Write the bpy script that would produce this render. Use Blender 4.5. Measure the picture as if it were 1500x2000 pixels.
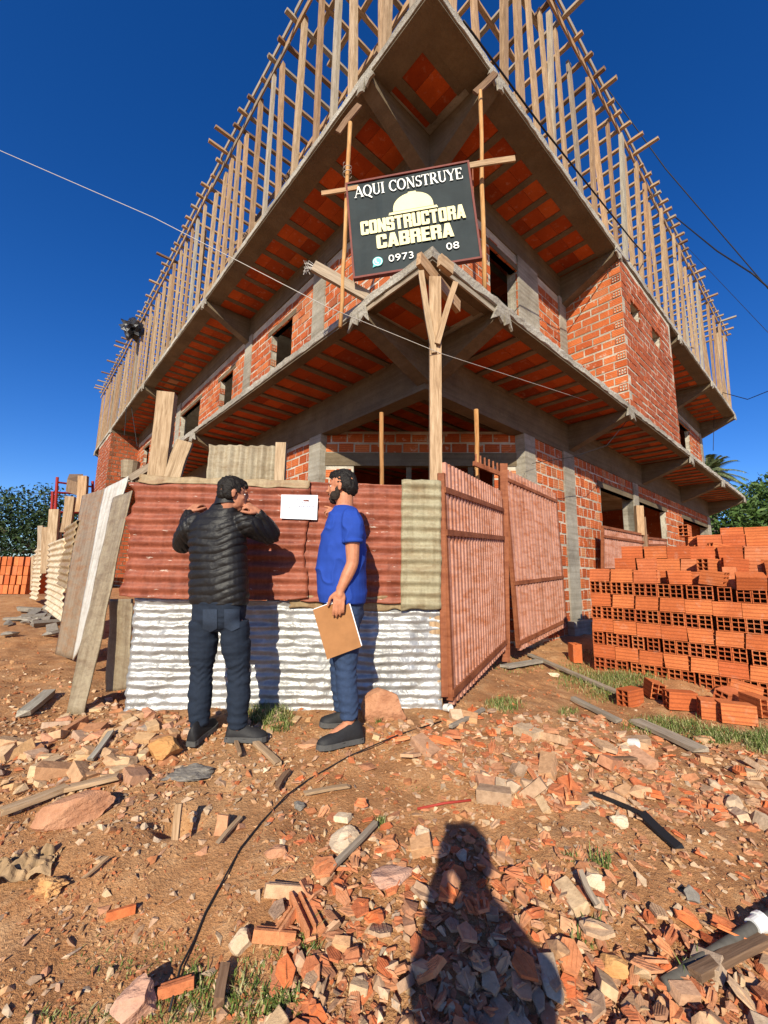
import bpy, bmesh, math, random
import numpy as np
from mathutils import Vector, Matrix, Quaternion
for _o in list(bpy.data.objects): bpy.data.objects.remove(_o)
SC = bpy.context.scene
COL = SC.collection
rnd = random.Random(7)
NR = np.random.RandomState(11)
# ------------------------------------------------------------------ camera
PIT, ROL = math.radians(8.6415), math.radians(0.9263)
CAM = Vector((0, 0, 1.5)); FPX = 808.0
_U = Vector((0, -math.sin(PIT), math.cos(PIT))); _F = Vector((0, math.cos(PIT), math.sin(PIT))); _X = Vector((1, 0, 0))
_R = _X*math.cos(ROL) + _U*math.sin(ROL); _UP = _U*math.cos(ROL) - _X*math.sin(ROL)
cd = bpy.data.cameras.new('camera'); cam = bpy.data.objects.new('camera', cd); COL.objects.link(cam)
cam.matrix_world = Matrix(((_R.x, _UP.x, -_F.x, CAM.x), (_R.y, _UP.y, -_F.y, CAM.y), (_R.z, _UP.z, -_F.z, CAM.z), (0, 0, 0, 1)))
cd.sensor_fit = 'HORIZONTAL'; cd.sensor_width = 36; cd.lens = 36*FPX/1500; cd.clip_end = 2000; cd.clip_start = 0.02
SC.camera = cam
def at(px, py, Y):
    """point of the place at depth Y (metres ahead of the photographer) seen at photo position px, py"""
    d = _F + _R*((px-750)/FPX) - _UP*((py-1000)/FPX)
    return CAM + d*(Y/d.y)
# ------------------------------------------------------------------ light
SUN_EL, SUN_AZ = math.radians(28.3), math.radians(9.1)
ldir = Vector((math.sin(SUN_AZ)*math.cos(SUN_EL), math.cos(SUN_AZ)*math.cos(SUN_EL), -math.sin(SUN_EL)))
sd = bpy.data.lights.new('sun', 'SUN'); sun = bpy.data.objects.new('sun', sd); COL.objects.link(sun)
sd.energy = 4.6; sd.angle = math.radians(0.5); sd.color = (1, .92, .74)
sun.rotation_euler = ldir.to_track_quat('-Z', 'Y').to_euler()
W = bpy.data.worlds.new('World'); SC.world = W; W.use_nodes = True
nt = W.node_tree; nt.nodes.clear()
sky = nt.nodes.new('ShaderNodeTexSky'); sky.sky_type = 'NISHITA'; sky.sun_disc = False
sky.sun_elevation = SUN_EL; sky.sun_rotation = math.atan2(-ldir.x, -ldir.y)
sky.altitude = 300; sky.air_density = .85; sky.dust_density = .35; sky.ozone_density = 4.5
gm = nt.nodes.new('ShaderNodeHueSaturation'); gm.inputs['Saturation'].default_value = 1.27; gm.inputs['Hue'].default_value = .513
bg = nt.nodes.new('ShaderNodeBackground'); bg.inputs['Strength'].default_value = .108
wo = nt.nodes.new('ShaderNodeOutputWorld')
nt.links.new(sky.outputs[0], gm.inputs['Color']); nt.links.new(gm.outputs[0], bg.inputs[0]); nt.links.new(bg.outputs[0], wo.inputs[0])
SC.view_settings.view_transform = 'Standard'; SC.view_settings.look = 'None'; SC.view_settings.gamma = 1
SC.view_settings.exposure = .6
# ------------------------------------------------------------------ materials
def srgb(r, g, b):
    f = lambda c: (c/255/12.92 if c/255 <= .04045 else ((c/255+.055)/1.055)**2.4)
    return (f(r), f(g), f(b), 1)
class NT:
    def __init__(s, name):
        s.m = bpy.data.materials.new(name); s.m.use_nodes = True; s.t = s.m.node_tree; s.n = s.t.nodes; s.l = s.t.links
        s.b = s.n['Principled BSDF']; s.b.inputs['Roughness'].default_value = .85
        if 'Specular IOR Level' in s.b.inputs: s.b.inputs['Specular IOR Level'].default_value = .25
    def node(s, t, **k):
        n = s.n.new(t)
        for a, v in k.items():
            if isinstance(a, str) and hasattr(n, a): setattr(n, a, v)
        return n
    def coord(s, kind='Object', scale=(1, 1, 1)):
        c = s.n.new('ShaderNodeTexCoord'); m = s.n.new('ShaderNodeMapping'); m.inputs['Scale'].default_value = scale
        s.l.new(c.outputs[kind], m.inputs[0]); return m.outputs[0]
    def world(s, scale=(1, 1, 1)):
        c = s.n.new('ShaderNodeNewGeometry'); m = s.n.new('ShaderNodeMapping'); m.inputs['Scale'].default_value = scale
        s.l.new(c.outputs['Position'], m.inputs[0]); return m.outputs[0]
    def noise(s, vec, scale, detail=5, rough=.6, dist=0):
        n = s.n.new('ShaderNodeTexNoise'); n.inputs['Scale'].default_value = scale; n.inputs['Detail'].default_value = detail
        n.inputs['Roughness'].default_value = rough; n.inputs['Distortion'].default_value = dist
        s.l.new(vec, n.inputs['Vector']); return n.outputs['Fac']
    def ramp(s, fac, stops):
        r = s.n.new('ShaderNodeValToRGB'); e = r.color_ramp.elements
        while len(e) < len(stops): e.new(.5)
        for i, (p, c) in enumerate(stops):
            e[i].position = p; e[i].color = c if len(c) == 4 else (*c, 1)
        s.l.new(fac, r.inputs[0]); return r.outputs[0]
    def mix(s, fac, a, b, mode='MIX'):
        m = s.n.new('ShaderNodeMix'); m.data_type = 'RGBA'; m.blend_type = mode
        for i, v in ((0, fac), (6, a), (7, b)):
            if hasattr(v, 'is_linked') or isinstance(v, bpy.types.NodeSocket): s.l.new(v, m.inputs[i])
            else: m.inputs[i].default_value = v
        return m.outputs[2]
    def math(s, op, a, b=0.0):
        m = s.n.new('ShaderNodeMath'); m.operation = op
        for i, v in ((0, a), (1, b)):
            if isinstance(v, bpy.types.NodeSocket): s.l.new(v, m.inputs[i])
            else: m.inputs[i].default_value = v
        return m.outputs[0]
    def attr(s, name='Col'):
        a = s.n.new('ShaderNodeAttribute'); a.attribute_name = name; return a
    def objrand(s):
        return s.n.new('ShaderNodeObjectInfo').outputs['Random']
    def bump(s, h, strength=.5, dist=.01):
        b = s.n.new('ShaderNodeBump'); b.inputs['Strength'].default_value = strength; b.inputs['Distance'].default_value = dist
        s.l.new(h, b.inputs['Height']); s.l.new(b.outputs[0], s.b.inputs['Normal']); return b
    def col(s, c):
        if isinstance(c, bpy.types.NodeSocket): s.l.new(c, s.b.inputs['Base Color'])
        else: s.b.inputs['Base Color'].default_value = c
    def rough(s, v):
        if isinstance(v, bpy.types.NodeSocket): s.l.new(v, s.b.inputs['Roughness'])
        else: s.b.inputs['Roughness'].default_value = v
MT = {}
def m_concrete(name, c1, c2, bs=.5):
    N = NT(name); w = N.world()
    a = N.noise(w, 2.2, 6, .65); b = N.noise(w, 26, 4, .7)
    c = N.ramp(a, [(.3, c1), (.7, c2)]); c = N.mix(.55, c, N.ramp(b, [(.3, (.28, .27, .25)), (.75, (.75, .73, .68))]), 'MULTIPLY')
    c = N.mix(.7, c, N.ramp(N.noise(N.world((.5, .5, 17)), 1.2, 3, .6), [(.35, (.5, .46, .40)), (.6, (1, 1, 1))]), 'MULTIPLY')
    c = N.mix(.5, c, N.ramp(N.noise(w, 5, 5, .7), [(.36, (.55, .5, .42)), (.56, (1, 1, 1))]), 'MULTIPLY')
    c = N.mix(.35, c, N.ramp(N.noise(w, .9, 3), [(.42, c1), (.6, (.16, .13, .1))]))
    N.col(c); N.bump(b, bs, .02); MT[name] = N.m; return N.m
m_concrete('concrete', (.38, .35, .29), (.56, .52, .44), .55)
m_concrete('concrete_shade_toned', (.15, .112, .070), (.28, .22, .14), .6)  # darkened copy of concrete, shade under the slabs put into its colour
m_concrete('mortar', (.62, .57, .47), (.84, .78, .66), .7)
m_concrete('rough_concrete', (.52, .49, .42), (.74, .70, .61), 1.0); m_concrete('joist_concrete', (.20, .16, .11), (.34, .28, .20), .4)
def m_brick(name, uvgroove=True, cols=None, smear=.25, gr=4.0, zattr=True):
    N = NT(name)
    cols = cols or [(0, srgb(172, 82, 42)), (.3, srgb(198, 98, 48)), (.55, srgb(214, 122, 70)), (.8, srgb(186, 92, 50)), (.95, srgb(208, 142, 98)), (1, srgb(150, 76, 46))]
    r = N.attr('Col').outputs['Fac'] if zattr else N.objrand()
    c = N.ramp(r, cols)
    w = N.world(); n1 = N.noise(w, 9, 5, .65); n2 = N.noise(w, 60, 3, .7)
    c = N.mix(.6, c, N.ramp(n2, [(.25, (.55, .5, .48)), (.7, (1, 1, 1))]), 'MULTIPLY')
    c = N.mix(.55, c, N.ramp(N.noise(w, 2.3, 4, .7), [(.36, (.62, .54, .48)), (.6, (1, 1, 1))]), 'MULTIPLY')
    if smear: c = N.mix(N.ramp(n1, [(.58, (0, 0, 0)), (.74, (smear*2.2,)*3)]), c, (.6, .54, .44, 1))
    uv = N.coord('UV'); sx = N.node('ShaderNodeSeparateXYZ'); N.l.new(uv, sx.inputs[0])
    g = N.math('FRACT', N.math('MULTIPLY', sx.outputs['Y'], gr)); g = N.math('ABSOLUTE', N.math('SUBTRACT', g, .5))
    gg = N.math('LESS_THAN', g, .13)
    c = N.mix(N.math('MULTIPLY', gg, .5), c, (.26, .06, .02, 1))
    N.col(c)
    h = N.math('SUBTRACT', N.math('MULTIPLY', n2, .25), N.math('MULTIPLY', gg, 1.0))
    N.bump(h, .9, .008); MT[name] = N.m; return N.m
m_brick('brick', smear=.42); m_brick('brick_obj', zattr=False, smear=.08, cols=[(0, srgb(186, 96, 52)), (.3, srgb(206, 116, 66)), (.6, srgb(214, 126, 74)), (.8, srgb(196, 102, 58)), (1, srgb(210, 130, 86))])
m_brick('soffit_block', smear=.1, cols=[(0, srgb(152, 62, 18)), (.6, srgb(188, 82, 26)), (.93, srgb(200, 98, 40)), (1, srgb(176, 156, 124))])
m_brick('old_brick', smear=.3, cols=[(0, srgb(158, 80, 46)), (.5, srgb(188, 98, 56)), (1, srgb(168, 92, 60))])
def m_wood(name, c1, c2, c3, g=9):
    N = NT(name); v = N.coord('Object', (g*3, g*3, g*.28))
    n = N.noise(v, 1.6, 6, .65, .6); n2 = N.noise(N.coord('Object', (60, 60, 3)), 2, 4, .6)
    ri = N.objrand()
    c = N.ramp(n, [(.28, c1), (.5, c2), (.72, c3)])
    c = N.mix(.45, c, N.ramp(n2, [(.3, (.45, .38, .3)), (.65, (1, 1, 1))]), 'MULTIPLY')
    k = N.ramp(ri, [(0, (.55, .44, .36)), (.2, (1, .93, .85)), (.45, (.75, .70, .64)), (.7, (1, .84, .70)), (.85, (.9, .9, .86)), (1, (1.0, 1.0, .98))])
    c = N.mix(.8, c, k, 'MULTIPLY')
    N.col(c); N.bump(n2, .5, .004); MT[name] = N.m
m_wood('wood', (.25, .165, .095), (.44, .315, .20), (.60, .46, .32))
m_wood('wood_grey', (.22, .19, .15), (.38, .34, .28), (.50, .46, .38))
m_wood('wood_pole', (.30, .14, .05), (.52, .28, .11), (.60, .40, .2))
m_wood('wood_worn', (.20, .13, .075), (.38, .26, .16), (.52, .38, .25))
m_wood('wood_dark', (.13, .08, .05), (.22, .14, .09), (.32, .22, .15))
def m_soil():
    N = NT('soil'); w = N.world()
    a = N.noise(w, 1.1, 6, .6); b = N.noise(w, 7, 6, .65); d = N.noise(w, 55, 4, .75)
    c = N.ramp(a, [(.3, srgb(154, 104, 64)), (.5, srgb(178, 128, 84)), (.7, srgb(194, 152, 108))])
    c = N.mix(.5, c, N.ramp(b, [(.3, srgb(132, 88, 54)), (.52, srgb(186, 136, 92)), (.72, srgb(210, 174, 132))]))
    c = N.mix(.6, c, N.ramp(d, [(.3, (.5, .45, .4)), (.6, (1, 1, 1))]), 'MULTIPLY')
    c = N.mix(N.ramp(N.noise(w, 140, 2, .6), [(.66, (0, 0, 0)), (.72, (.7, .7, .7))]), c, srgb(216, 184, 146))
    N.col(c); N.rough(.95)
    h = N.math('ADD', N.math('MULTIPLY', b, .5), N.math('MULTIPLY', d, .6)); N.bump(h, .9, .03); MT['soil'] = N.m
m_soil()
def m_var(name, stops, nscale=30, mul=(.55, .5, .46), rough=.9, bs=.6, bd=.01, obj=True, attr=None):
    N = NT(name)
    r = N.attr(attr).outputs['Fac'] if attr else N.objrand()
    c = N.ramp(r, stops); w = N.world(); n = N.noise(w, nscale, 5, .65)
    c = N.mix(.75, c, N.ramp(n, [(.28, mul), (.62, (1, 1, 1))]), 'MULTIPLY')
    N.col(c); N.rough(rough); N.bump(n, bs, bd); MT[name] = N.m; return N
ORS = [(0, srgb(200, 110, 64)), (.2, srgb(216, 124, 74)), (.4, srgb(188, 118, 82)), (.6, srgb(222, 150, 100)), (.75, srgb(192, 136, 100)), (.88, srgb(206, 172, 136)), (1, srgb(170, 140, 116))]
STS = [(0, srgb(204, 172, 132)), (.25, srgb(182, 160, 136)), (.5, srgb(204, 156, 112)), (.7, srgb(168, 140, 114)), (.85, srgb(190, 134, 100)), (1, srgb(222, 200, 168))]
SDS = [(0, srgb(198, 156, 110)), (.25, srgb(206, 176, 138)), (.45, srgb(184, 144, 108)), (.62, srgb(176, 118, 80)), (.78, srgb(190, 164, 140)), (.9, srgb(204, 140, 104)), (1, srgb(160, 150, 136))]
m_var('shard', ORS); m_var('stone', STS); m_var('sandstone', SDS)
m_var('shard_a', [(0, srgb(196, 108, 66)), (.25, srgb(178, 114, 80)), (.5, srgb(204, 146, 106)), (.7, srgb(166, 116, 86)), (.85, srgb(190, 156, 124)), (1, srgb(210, 124, 78))], attr='Col'); m_var('stone_a', STS, attr='Col')
m_var('chips', [(0, srgb(186, 106, 66)), (.25, srgb(170, 116, 78)), (.5, srgb(182, 140, 98)), (.7, srgb(198, 162, 122)), (.85, srgb(160, 98, 62)), (1, srgb(190, 166, 138))], attr='Col')
m_var('slate', [(0, srgb(130, 122, 112)), (.5, srgb(160, 152, 138)), (1, srgb(110, 104, 98))])
def simple(name, c, rough=.8, metal=0, var=.0, ns=20, bs=0, bd=.005, spec=None):
    N = NT(name); N.b.inputs['Metallic'].default_value = metal; N.rough(rough)
    if spec is not None: N.b.inputs['Specular IOR Level'].default_value = spec
    if var or bs:
        w = N.coord('Object'); n = N.noise(w, ns, 5, .65)
        N.col(N.mix(var, c, N.ramp(n, [(.3, (.35, .33, .3)), (.65, (1, 1, 1))]), 'MULTIPLY'))
        if bs: N.bump(n, bs, bd)
    else: N.col(c)
    MT[name] = N.m; return N.m
simple('skin', srgb(178, 120, 92), .55, 0, .35, 34, .25, .003); simple('skin_warm', srgb(188, 126, 94), .5, 0, .35, 34, .25, .003)
simple('hair', (.012, .009, .007, 1), .6, 0, .5, 120, .8, .006)
simple('beard', (.03, .02, .014, 1), .8, 0, .5, 150, .6, .004)
simple('jacket', (.011, .010, .010, 1), .5, 0, .3, 90, .5, .004, .3)
simple('denim_patch', srgb(46, 56, 72), .85, 0, .4, 90, .4, .004); simple('denim', srgb(30, 39, 53), .85, 0, .35, 70, .35, .004)
simple('denim_light', srgb(48, 64, 92), .85, 0, .4, 50, .35, .004)
simple('blue_cloth', srgb(34, 66, 152), .85, 0, .22, 9, .35, .006)
simple('shoe', (.02, .019, .02, 1), .6, 0, .4, 60, .4, .003); simple('sole', (.085, .082, .078, 1), .8, 0, .3, 50)
simple('cardboard', srgb(160, 112, 70), .8, 0, .3, 14, .1); simple('paper', (.78, .79, .84, 1), .9, 0, .04, 10)
simple('ink', (.52, .53, .60, 1), .9); simple('white_plastic', (.75, .74, .7, 1), .4, 0, .2, 20)
simple('pipe_grey', (.11, .10, .085, 1), .85, 0, .7, 16, .3); simple('cable', (.015, .015, .016, 1), .6); simple('wire', (.45, .42, .38, 1), .6)
simple('dark_hole', (.01, .01, .01, 1), .9); simple('eye_white', (.8, .8, .8, 1), .3); simple('eye_dark', (.02, .015, .01, 1), .2)
simple('red_metal', srgb(150, 40, 34), .6, .2, .4, 20); simple('black_bag', (.02, .02, .024, 1), .35, 0, .3, 20, .8, .02, .5)
simple('leaf', (.05, .09, .02, 1), .55); simple('red_tube', srgb(160, 58, 46), .6, 0, .2)
simple('trunk', (.14, .11, .08, 1), .9, 0, .5, 12, .8, .02)
def m_leaf(name, stops, tr=.0):
    N = NT(name); N.col(N.ramp(N.attr('Col').outputs['Fac'], stops)); N.rough(.55)
    MT[name] = N.m
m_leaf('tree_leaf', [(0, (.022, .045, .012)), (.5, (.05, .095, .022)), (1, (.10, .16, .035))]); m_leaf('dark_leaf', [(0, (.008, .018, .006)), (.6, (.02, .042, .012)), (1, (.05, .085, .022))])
m_leaf('palm_leaf', [(0, (.08, .10, .04)), (.5, (.14, .18, .07)), (1, (.28, .28, .15))])
m_leaf('grass_blade', [(0, (.05, .08, .015)), (.45, (.12, .17, .035)), (.7, (.24, .27, .08)), (1, (.46, .38, .2))])
# corrugated sheets
def m_sheet(name, paint, rust, under, amt=.5, metal=0, rough=.55, dirt=.5):
    N = NT(name); w = N.coord('Object', (1, 1, 1)); ws = N.coord('Object', (1.2, 1, 5))
    a = N.noise(ws, 3.0, 6, .65, .4); b = N.noise(N.coord('Object', (.6, 1, 3)), 14, 5, .7); d = N.noise(w, 40, 4, .7)
    c = N.ramp(a, [(.3, rust), (.55, paint)])
    c = N.mix(N.ramp(b, [(.64, (0, 0, 0)), (.70, (amt,)*3)]), c, under)
    c = N.mix(dirt, c, N.ramp(d, [(.28, (.45, .42, .4)), (.6, (1, 1, 1))]), 'MULTIPLY')
    c = N.mix(.55, c, N.ramp(N.noise(N.coord('Object', (11, 2, .9)), 1.3, 4, .65), [(.34, (.52, .45, .38)), (.55, (1, 1, 1))]), 'MULTIPLY')
    N.col(c); N.b.inputs['Metallic'].default_value = metal; N.rough(rough); N.bump(N.math('ADD', a, N.math('MULTIPLY', d, .3)), .35, .01); MT[name] = N.m
m_sheet('sheet_red', srgb(150, 84, 62), srgb(118, 58, 42), srgb(226, 210, 196), .9)
m_sheet('sheet_olive', srgb(158, 150, 122), srgb(140, 122, 92), srgb(186, 178, 152), .6)
m_sheet('sheet_tan', srgb(156, 136, 104), srgb(140, 104, 72), srgb(186, 174, 148), .5)
m_sheet('sheet_grey', srgb(166, 154, 130), srgb(140, 122, 96), srgb(190, 180, 160), .5)
m_sheet('sheet_white', srgb(214, 200, 172), srgb(190, 160, 120), srgb(232, 224, 208), .6)
m_sheet('panel_grey', srgb(150, 136, 112), srgb(128, 110, 88), srgb(172, 160, 138), .5)
m_sheet('panel_white', srgb(206, 202, 192), srgb(188, 182, 170), srgb(224, 222, 214), .4, dirt=.15)
m_sheet('panel_brown', srgb(150, 132, 110), srgb(150, 112, 76), srgb(178, 120, 66), .9)
m_sheet('gate_metal', srgb(196, 144, 124), srgb(166, 98, 62), srgb(206, 168, 160), .8, .0, .6, .4)
m_sheet('gate_rust', srgb(146, 88, 58), srgb(118, 62, 36), srgb(166, 112, 86), .5, .0, .7, .4)
def m_silver():
    N = NT('silver'); w = N.coord('Object'); a = N.noise(w, 3, 5, .6, .8)
    v = N.node('ShaderNodeTexVoronoi'); v.feature = 'DISTANCE_TO_EDGE'; v.inputs['Scale'].default_value = 13
    dn = N.node('ShaderNodeVectorMath'); dn.operation = 'ADD'
    nn = N.node('ShaderNodeTexNoise'); nn.inputs['Scale'].default_value = 6; N.l.new(w, nn.inputs['Vector'])
    sc = N.node('ShaderNodeVectorMath'); sc.operation = 'SCALE'; sc.inputs['Scale'].default_value = .25; N.l.new(nn.outputs['Color'], sc.inputs[0])
    N.l.new(w, dn.inputs[0]); N.l.new(sc.outputs[0], dn.inputs[1]); N.l.new(dn.outputs[0], v.inputs['Vector'])
    N.col(N.ramp(N.noise(w, 5, 6, .7), [(.3, (.28, .265, .24)), (.5, (.38, .375, .365)), (.7, (.50, .50, .50))]))
    N.b.inputs['Metallic'].default_value = .45; N.rough(N.ramp(a, [(.3, (.36,)*3), (.7, (.55,)*3)]))
    h = N.math('ADD', N.math('MULTIPLY', v.outputs['Distance'], .5), N.math('MULTIPLY', N.noise(w, 22, 4, .7), .6)); N.bump(h, .6, .02); MT['silver'] = N.m
m_silver()
def m_sign():
    N = NT('sign_face'); w = N.coord('Object'); a = N.noise(N.coord('Object', (1, 1, .5)), 3.2, 6, .65, .3)
    N.col(N.ramp(a, [(.4, (.008, .015, .018)), (.66, (.014, .024, .028)), (.8, (.04, .06, .066))])); N.rough(.6)  # palest ramp stop paints streaks of sheen into the dark panel colour
    N.b.inputs['Specular IOR Level'].default_value = .18; N.bump(a, .15, .02); MT['sign_face'] = N.m
m_sign()
simple('sign_cream', (.76, .70, .38, 1), .5, 0, .15, 8); simple('sign_white', (.8, .8, .74, 1), .5); simple('sign_teal', (.08, .42, .42, 1), .5)
simple('sign_frame', srgb(110, 52, 44), .6, .1, .5, 20); 
# ------------------------------------------------------------------ mesh helpers
class MB:
    def __init__(s): s.v = []; s.f = []; s.c = []; s.uv = []
    def add(s, vs, fs, c=None, uv=None):
        o = len(s.v); s.v += [tuple(p) for p in vs]; c = rnd.random() if c is None else c
        for i, f in enumerate(fs):
            s.f.append([o+k for k in f]); s.c.append(c); s.uv.append(uv[i] if uv else None)
    def obox(s, o, ax, ay, az, c=None):
        """box from corner o spanned by three vectors; uv v follows az"""
        o, ax, ay, az = Vector(o), Vector(ax), Vector(ay), Vector(az)
        P = [o, o+ax, o+ax+ay, o+ay, o+az, o+ax+az, o+ax+ay+az, o+ay+az]
        fs = [(0, 1, 5, 4), (1, 2, 6, 5), (2, 3, 7, 6), (3, 0, 4, 7), (3, 2, 1, 0), (4, 5, 6, 7)]
        if ax.cross(ay).dot(az) < 0: fs = [f[::-1] for f in fs]; q = [(0, 1), (1, 1), (1, 0), (0, 0)]
        else: q = [(0, 0), (1, 0), (1, 1), (0, 1)]
        flat = [(0, 0)]*4
        s.add(P, fs, c, [q, q, q, q, flat, flat])
    def beam(s, p0, p1, w, h, up=(0, 0, 1), c=None, taper=None):
        p0, p1 = Vector(p0), Vector(p1); d = (p1-p0); L = d.length; d.normalize(); up = Vector(up)
        if abs(d.dot(up)) > .98: up = Vector((1, 0, 0))
        sx = d.cross(up).normalized(); sy = sx.cross(d).normalized(); t = taper or 1
        P = []
        for p, k in ((p0, 1), (p1, t)):
            for a, b in ((-1, -1), (1, -1), (1, 1), (-1, 1)): P.append(p+sx*a*w*.5*k+sy*b*h*.5*k)
        s.add(P, [(3, 2, 1, 0), (4, 5, 6, 7), (0, 1, 5, 4), (1, 2, 6, 5), (2, 3, 7, 6), (3, 0, 4, 7)], c)
    def tube(s, pts, rad, n=8, c=None, cap=True):
        pts = [Vector(p) for p in pts]; r = rad if isinstance(rad, (list, tuple)) else [rad]*len(pts)
        V = []; F = []; prev = None
        for i, p in enumerate(pts):
            t = (pts[min(i+1, len(pts)-1)]-pts[max(i-1, 0)]).normalized()
            if prev is None: a = t.orthogonal().normalized()
            else: a = (prev - t*prev.dot(t)).normalized()
            prev = a; b = t.cross(a)
            for k in range(n):
                th = 2*math.pi*k/n; V.append(p+(a*math.cos(th)+b*math.sin(th))*r[i])
        for i in range(len(pts)-1):
            for k in range(n): F.append((i*n+k, i*n+(k+1) % n, (i+1)*n+(k+1) % n, (i+1)*n+k))
        if cap: F.append(tuple(range(n))[::-1]); F.append(tuple((len(pts)-1)*n+k for k in range(n)))
        s.add(V, F, c)
    def mesh(s, name, mat, smooth=False):
        me = bpy.data.meshes.new(name); me.from_pydata(s.v, [], s.f)
        ca = me.attributes.new('Col', 'FLOAT_COLOR', 'FACE') if False else me.color_attributes.new('Col', 'FLOAT_COLOR', 'CORNER')
        n = len(me.loops); arr = np.zeros((n, 4), np.float32); uva = np.zeros((n, 2), np.float32); i = 0
        for f, c, u in zip(s.f, s.c, s.uv):
            k = len(f); arr[i:i+k, :3] = c; arr[i:i+k, 3] = 1
            if u: uva[i:i+k] = u
            i += k
        ca.data.foreach_set('color', arr.ravel()); ul = me.uv_layers.new(name='UVMap'); ul.data.foreach_set('uv', uva.ravel())
        me.materials.append(MT[mat] if isinstance(mat, str) else mat)
        if smooth: me.polygons.foreach_set('use_smooth', [True]*len(me.polygons))
        me.update(); return me
    def build(s, name, mat, parent=None, smooth=False, loc=None):
        me = s.mesh(name, mat, smooth)
        if loc is not None:
            loc = Vector(loc); a = np.array(s.v, np.float32)-np.array(loc, np.float32); me.vertices.foreach_set('co', a.ravel()); me.update()
        return link(name, me, parent, loc)
def link(name, me, parent=None, loc=None, rot=None):
    o = bpy.data.objects.new(name, me); COL.objects.link(o)
    if loc is not None: o.location = loc
    if rot is not None: o.rotation_euler = rot
    if parent is not None:
        o.parent = parent; o.matrix_parent_inverse = Matrix.LocRotScale(parent.location, parent.rotation_euler, parent.scale).inverted()
    return o
def tag(o, label=None, cat=None, group=None, kind=None):
    for k, v in (('label', label), ('category', cat), ('group', group), ('kind', kind)):
        if v: o[k] = v
    return o
def empty(name, loc, label, cat, group=None):
    e = bpy.data.objects.new(name, None); COL.objects.link(e); e.location = loc; e.empty_display_size = .1
    return tag(e, label, cat, group)
def board(name, p0, p1, w, h, mat='wood', parent=None, side=None, rag=0.0):
    """a sawn timber in its own frame, grain along it; side = direction its width faces across"""
    p0, p1 = Vector(p0), Vector(p1); d = p1-p0; L = d.length; z = d.normalized()
    s = Vector(side) if side is not None else z.orthogonal(); s = (s - z*s.dot(z)).normalized(); y = z.cross(s)
    m = MB(); P = []; n = 5; off = rnd.uniform(-.004, .004)
    for i in range(n+1):
        t = i/n; b = math.sin(t*math.pi)*off*2
        for a, c in ((-1, -1), (1, -1), (1, 1), (-1, 1)):
            k = 1+rnd.uniform(-.04, .04); e = rnd.uniform(-rag, rag) if i in (0, n) else 0
            P.append((a*w*.5*k+b, c*h*.5*k, L*t+e))
    F = [(3, 2, 1, 0), tuple(n*4+k for k in range(4))]
    for i in range(n):
        for k in range(4): F.append((i*4+k, i*4+(k+1) % 4, (i+1)*4+(k+1) % 4, (i+1)*4+k))
    m.add(P, F); me = m.mesh(name, mat)
    o = bpy.data.objects.new(name, me); COL.objects.link(o)
    o.location = p0; o.rotation_euler = Matrix(((s.x, y.x, z.x), (s.y, y.y, z.y), (s.z, y.z, z.z))).to_euler()
    if parent is not None:
        o.parent = parent; o.matrix_parent_inverse = Matrix.LocRotScale(parent.location, parent.rotation_euler, parent.scale).inverted()
    return o
# value noise
def _h(i, j, s): 
    n = (i*374761393+j*668265263+s*974634777) & 0xffffffff; n = ((n ^ (n >> 13))*1274126177) & 0xffffffff
    return ((n ^ (n >> 16)) & 0xffff)/65535.0
def vnoise(x, y, s=0):
    x = np.asarray(x, float); y = np.asarray(y, float); i = np.floor(x).astype(np.int64); j = np.floor(y).astype(np.int64); u = x-i; v = y-j
    u = u*u*(3-2*u); v = v*v*(3-2*v)
    return (_h(i, j, s)*(1-u)+_h(i+1, j, s)*u)*(1-v)+(_h(i, j+1, s)*(1-u)+_h(i+1, j+1, s)*u)*v-.5
def fbm(x, y, s=0, o=4):
    r = 0; a = 1
    for k in range(o): r = r+a*vnoise(x*2**k, y*2**k, s+k); a *= .5
    return r
def sst(x, a, b): t = np.clip((np.asarray(x, float)-a)/(b-a), 0, 1); return t*t*(3-2*t)
HOLE = at(345, 1640, 2.12)
def ground(x, y):
    x = np.asarray(x, float); y = np.asarray(y, float)
    z = .165*np.clip(y, -.3, 2.9)+.012*np.clip(y-2.9, 0, 60)
    z = z-(.19*sst(x, .7, 2.3))*sst(y, 1.6, 2.8)*(1-.75*sst(y, 5.5, 7.5))
    z = z+.10*sst(-x, 4, 8)*sst(y, 3.5, 6)
    near = (1-sst(np.hypot(x, y-3), 12, 30))
    z = z+.075*fbm(x*1.3, y*1.3, 3)*near+.028*fbm(x*6, y*6, 9, 3)*near
    z = z-.15*np.exp(-(((x-HOLE.x)/.085)**2+((y-HOLE.y)/.065)**2)**1.5)
    z = z+.32*np.exp(-(((x+8)/2.0)**2+((y-9.2)/1.2)**2))
    return z
def gz(x, y): return float(ground(x, y))
# ------------------------------------------------------------------ ground
def axis(a, b, step, far):
    m = list(np.arange(a, b, step)); l = []; r = []; d = step; p = a
    while p > -far: d *= 1.13; p -= d; l.append(p)
    d = step; p = m[-1]
    while p < far: d *= 1.13; p += d; r.append(p)
    return np.array(l[::-1]+m+r)
gx = axis(-5.5, 5.5, .035, 900); gy = axis(.4, 6.5, .03, 900)
X, Y = np.meshgrid(gx, gy); Z = ground(X, Y)
me = bpy.data.meshes.new('ground'); nx, ny = len(gx), len(gy)
idx = np.arange(nx*ny).reshape(ny, nx); q = np.stack([idx[:-1, :-1], idx[:-1, 1:], idx[1:, 1:], idx[1:, :-1]], -1).reshape(-1, 4)
me.vertices.add(nx*ny); me.vertices.foreach_set('co', np.stack([X, Y, Z], -1).astype(np.float32).ravel())
me.loops.add(q.size); me.loops.foreach_set('vertex_index', q.ravel().astype(np.int32))
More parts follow.
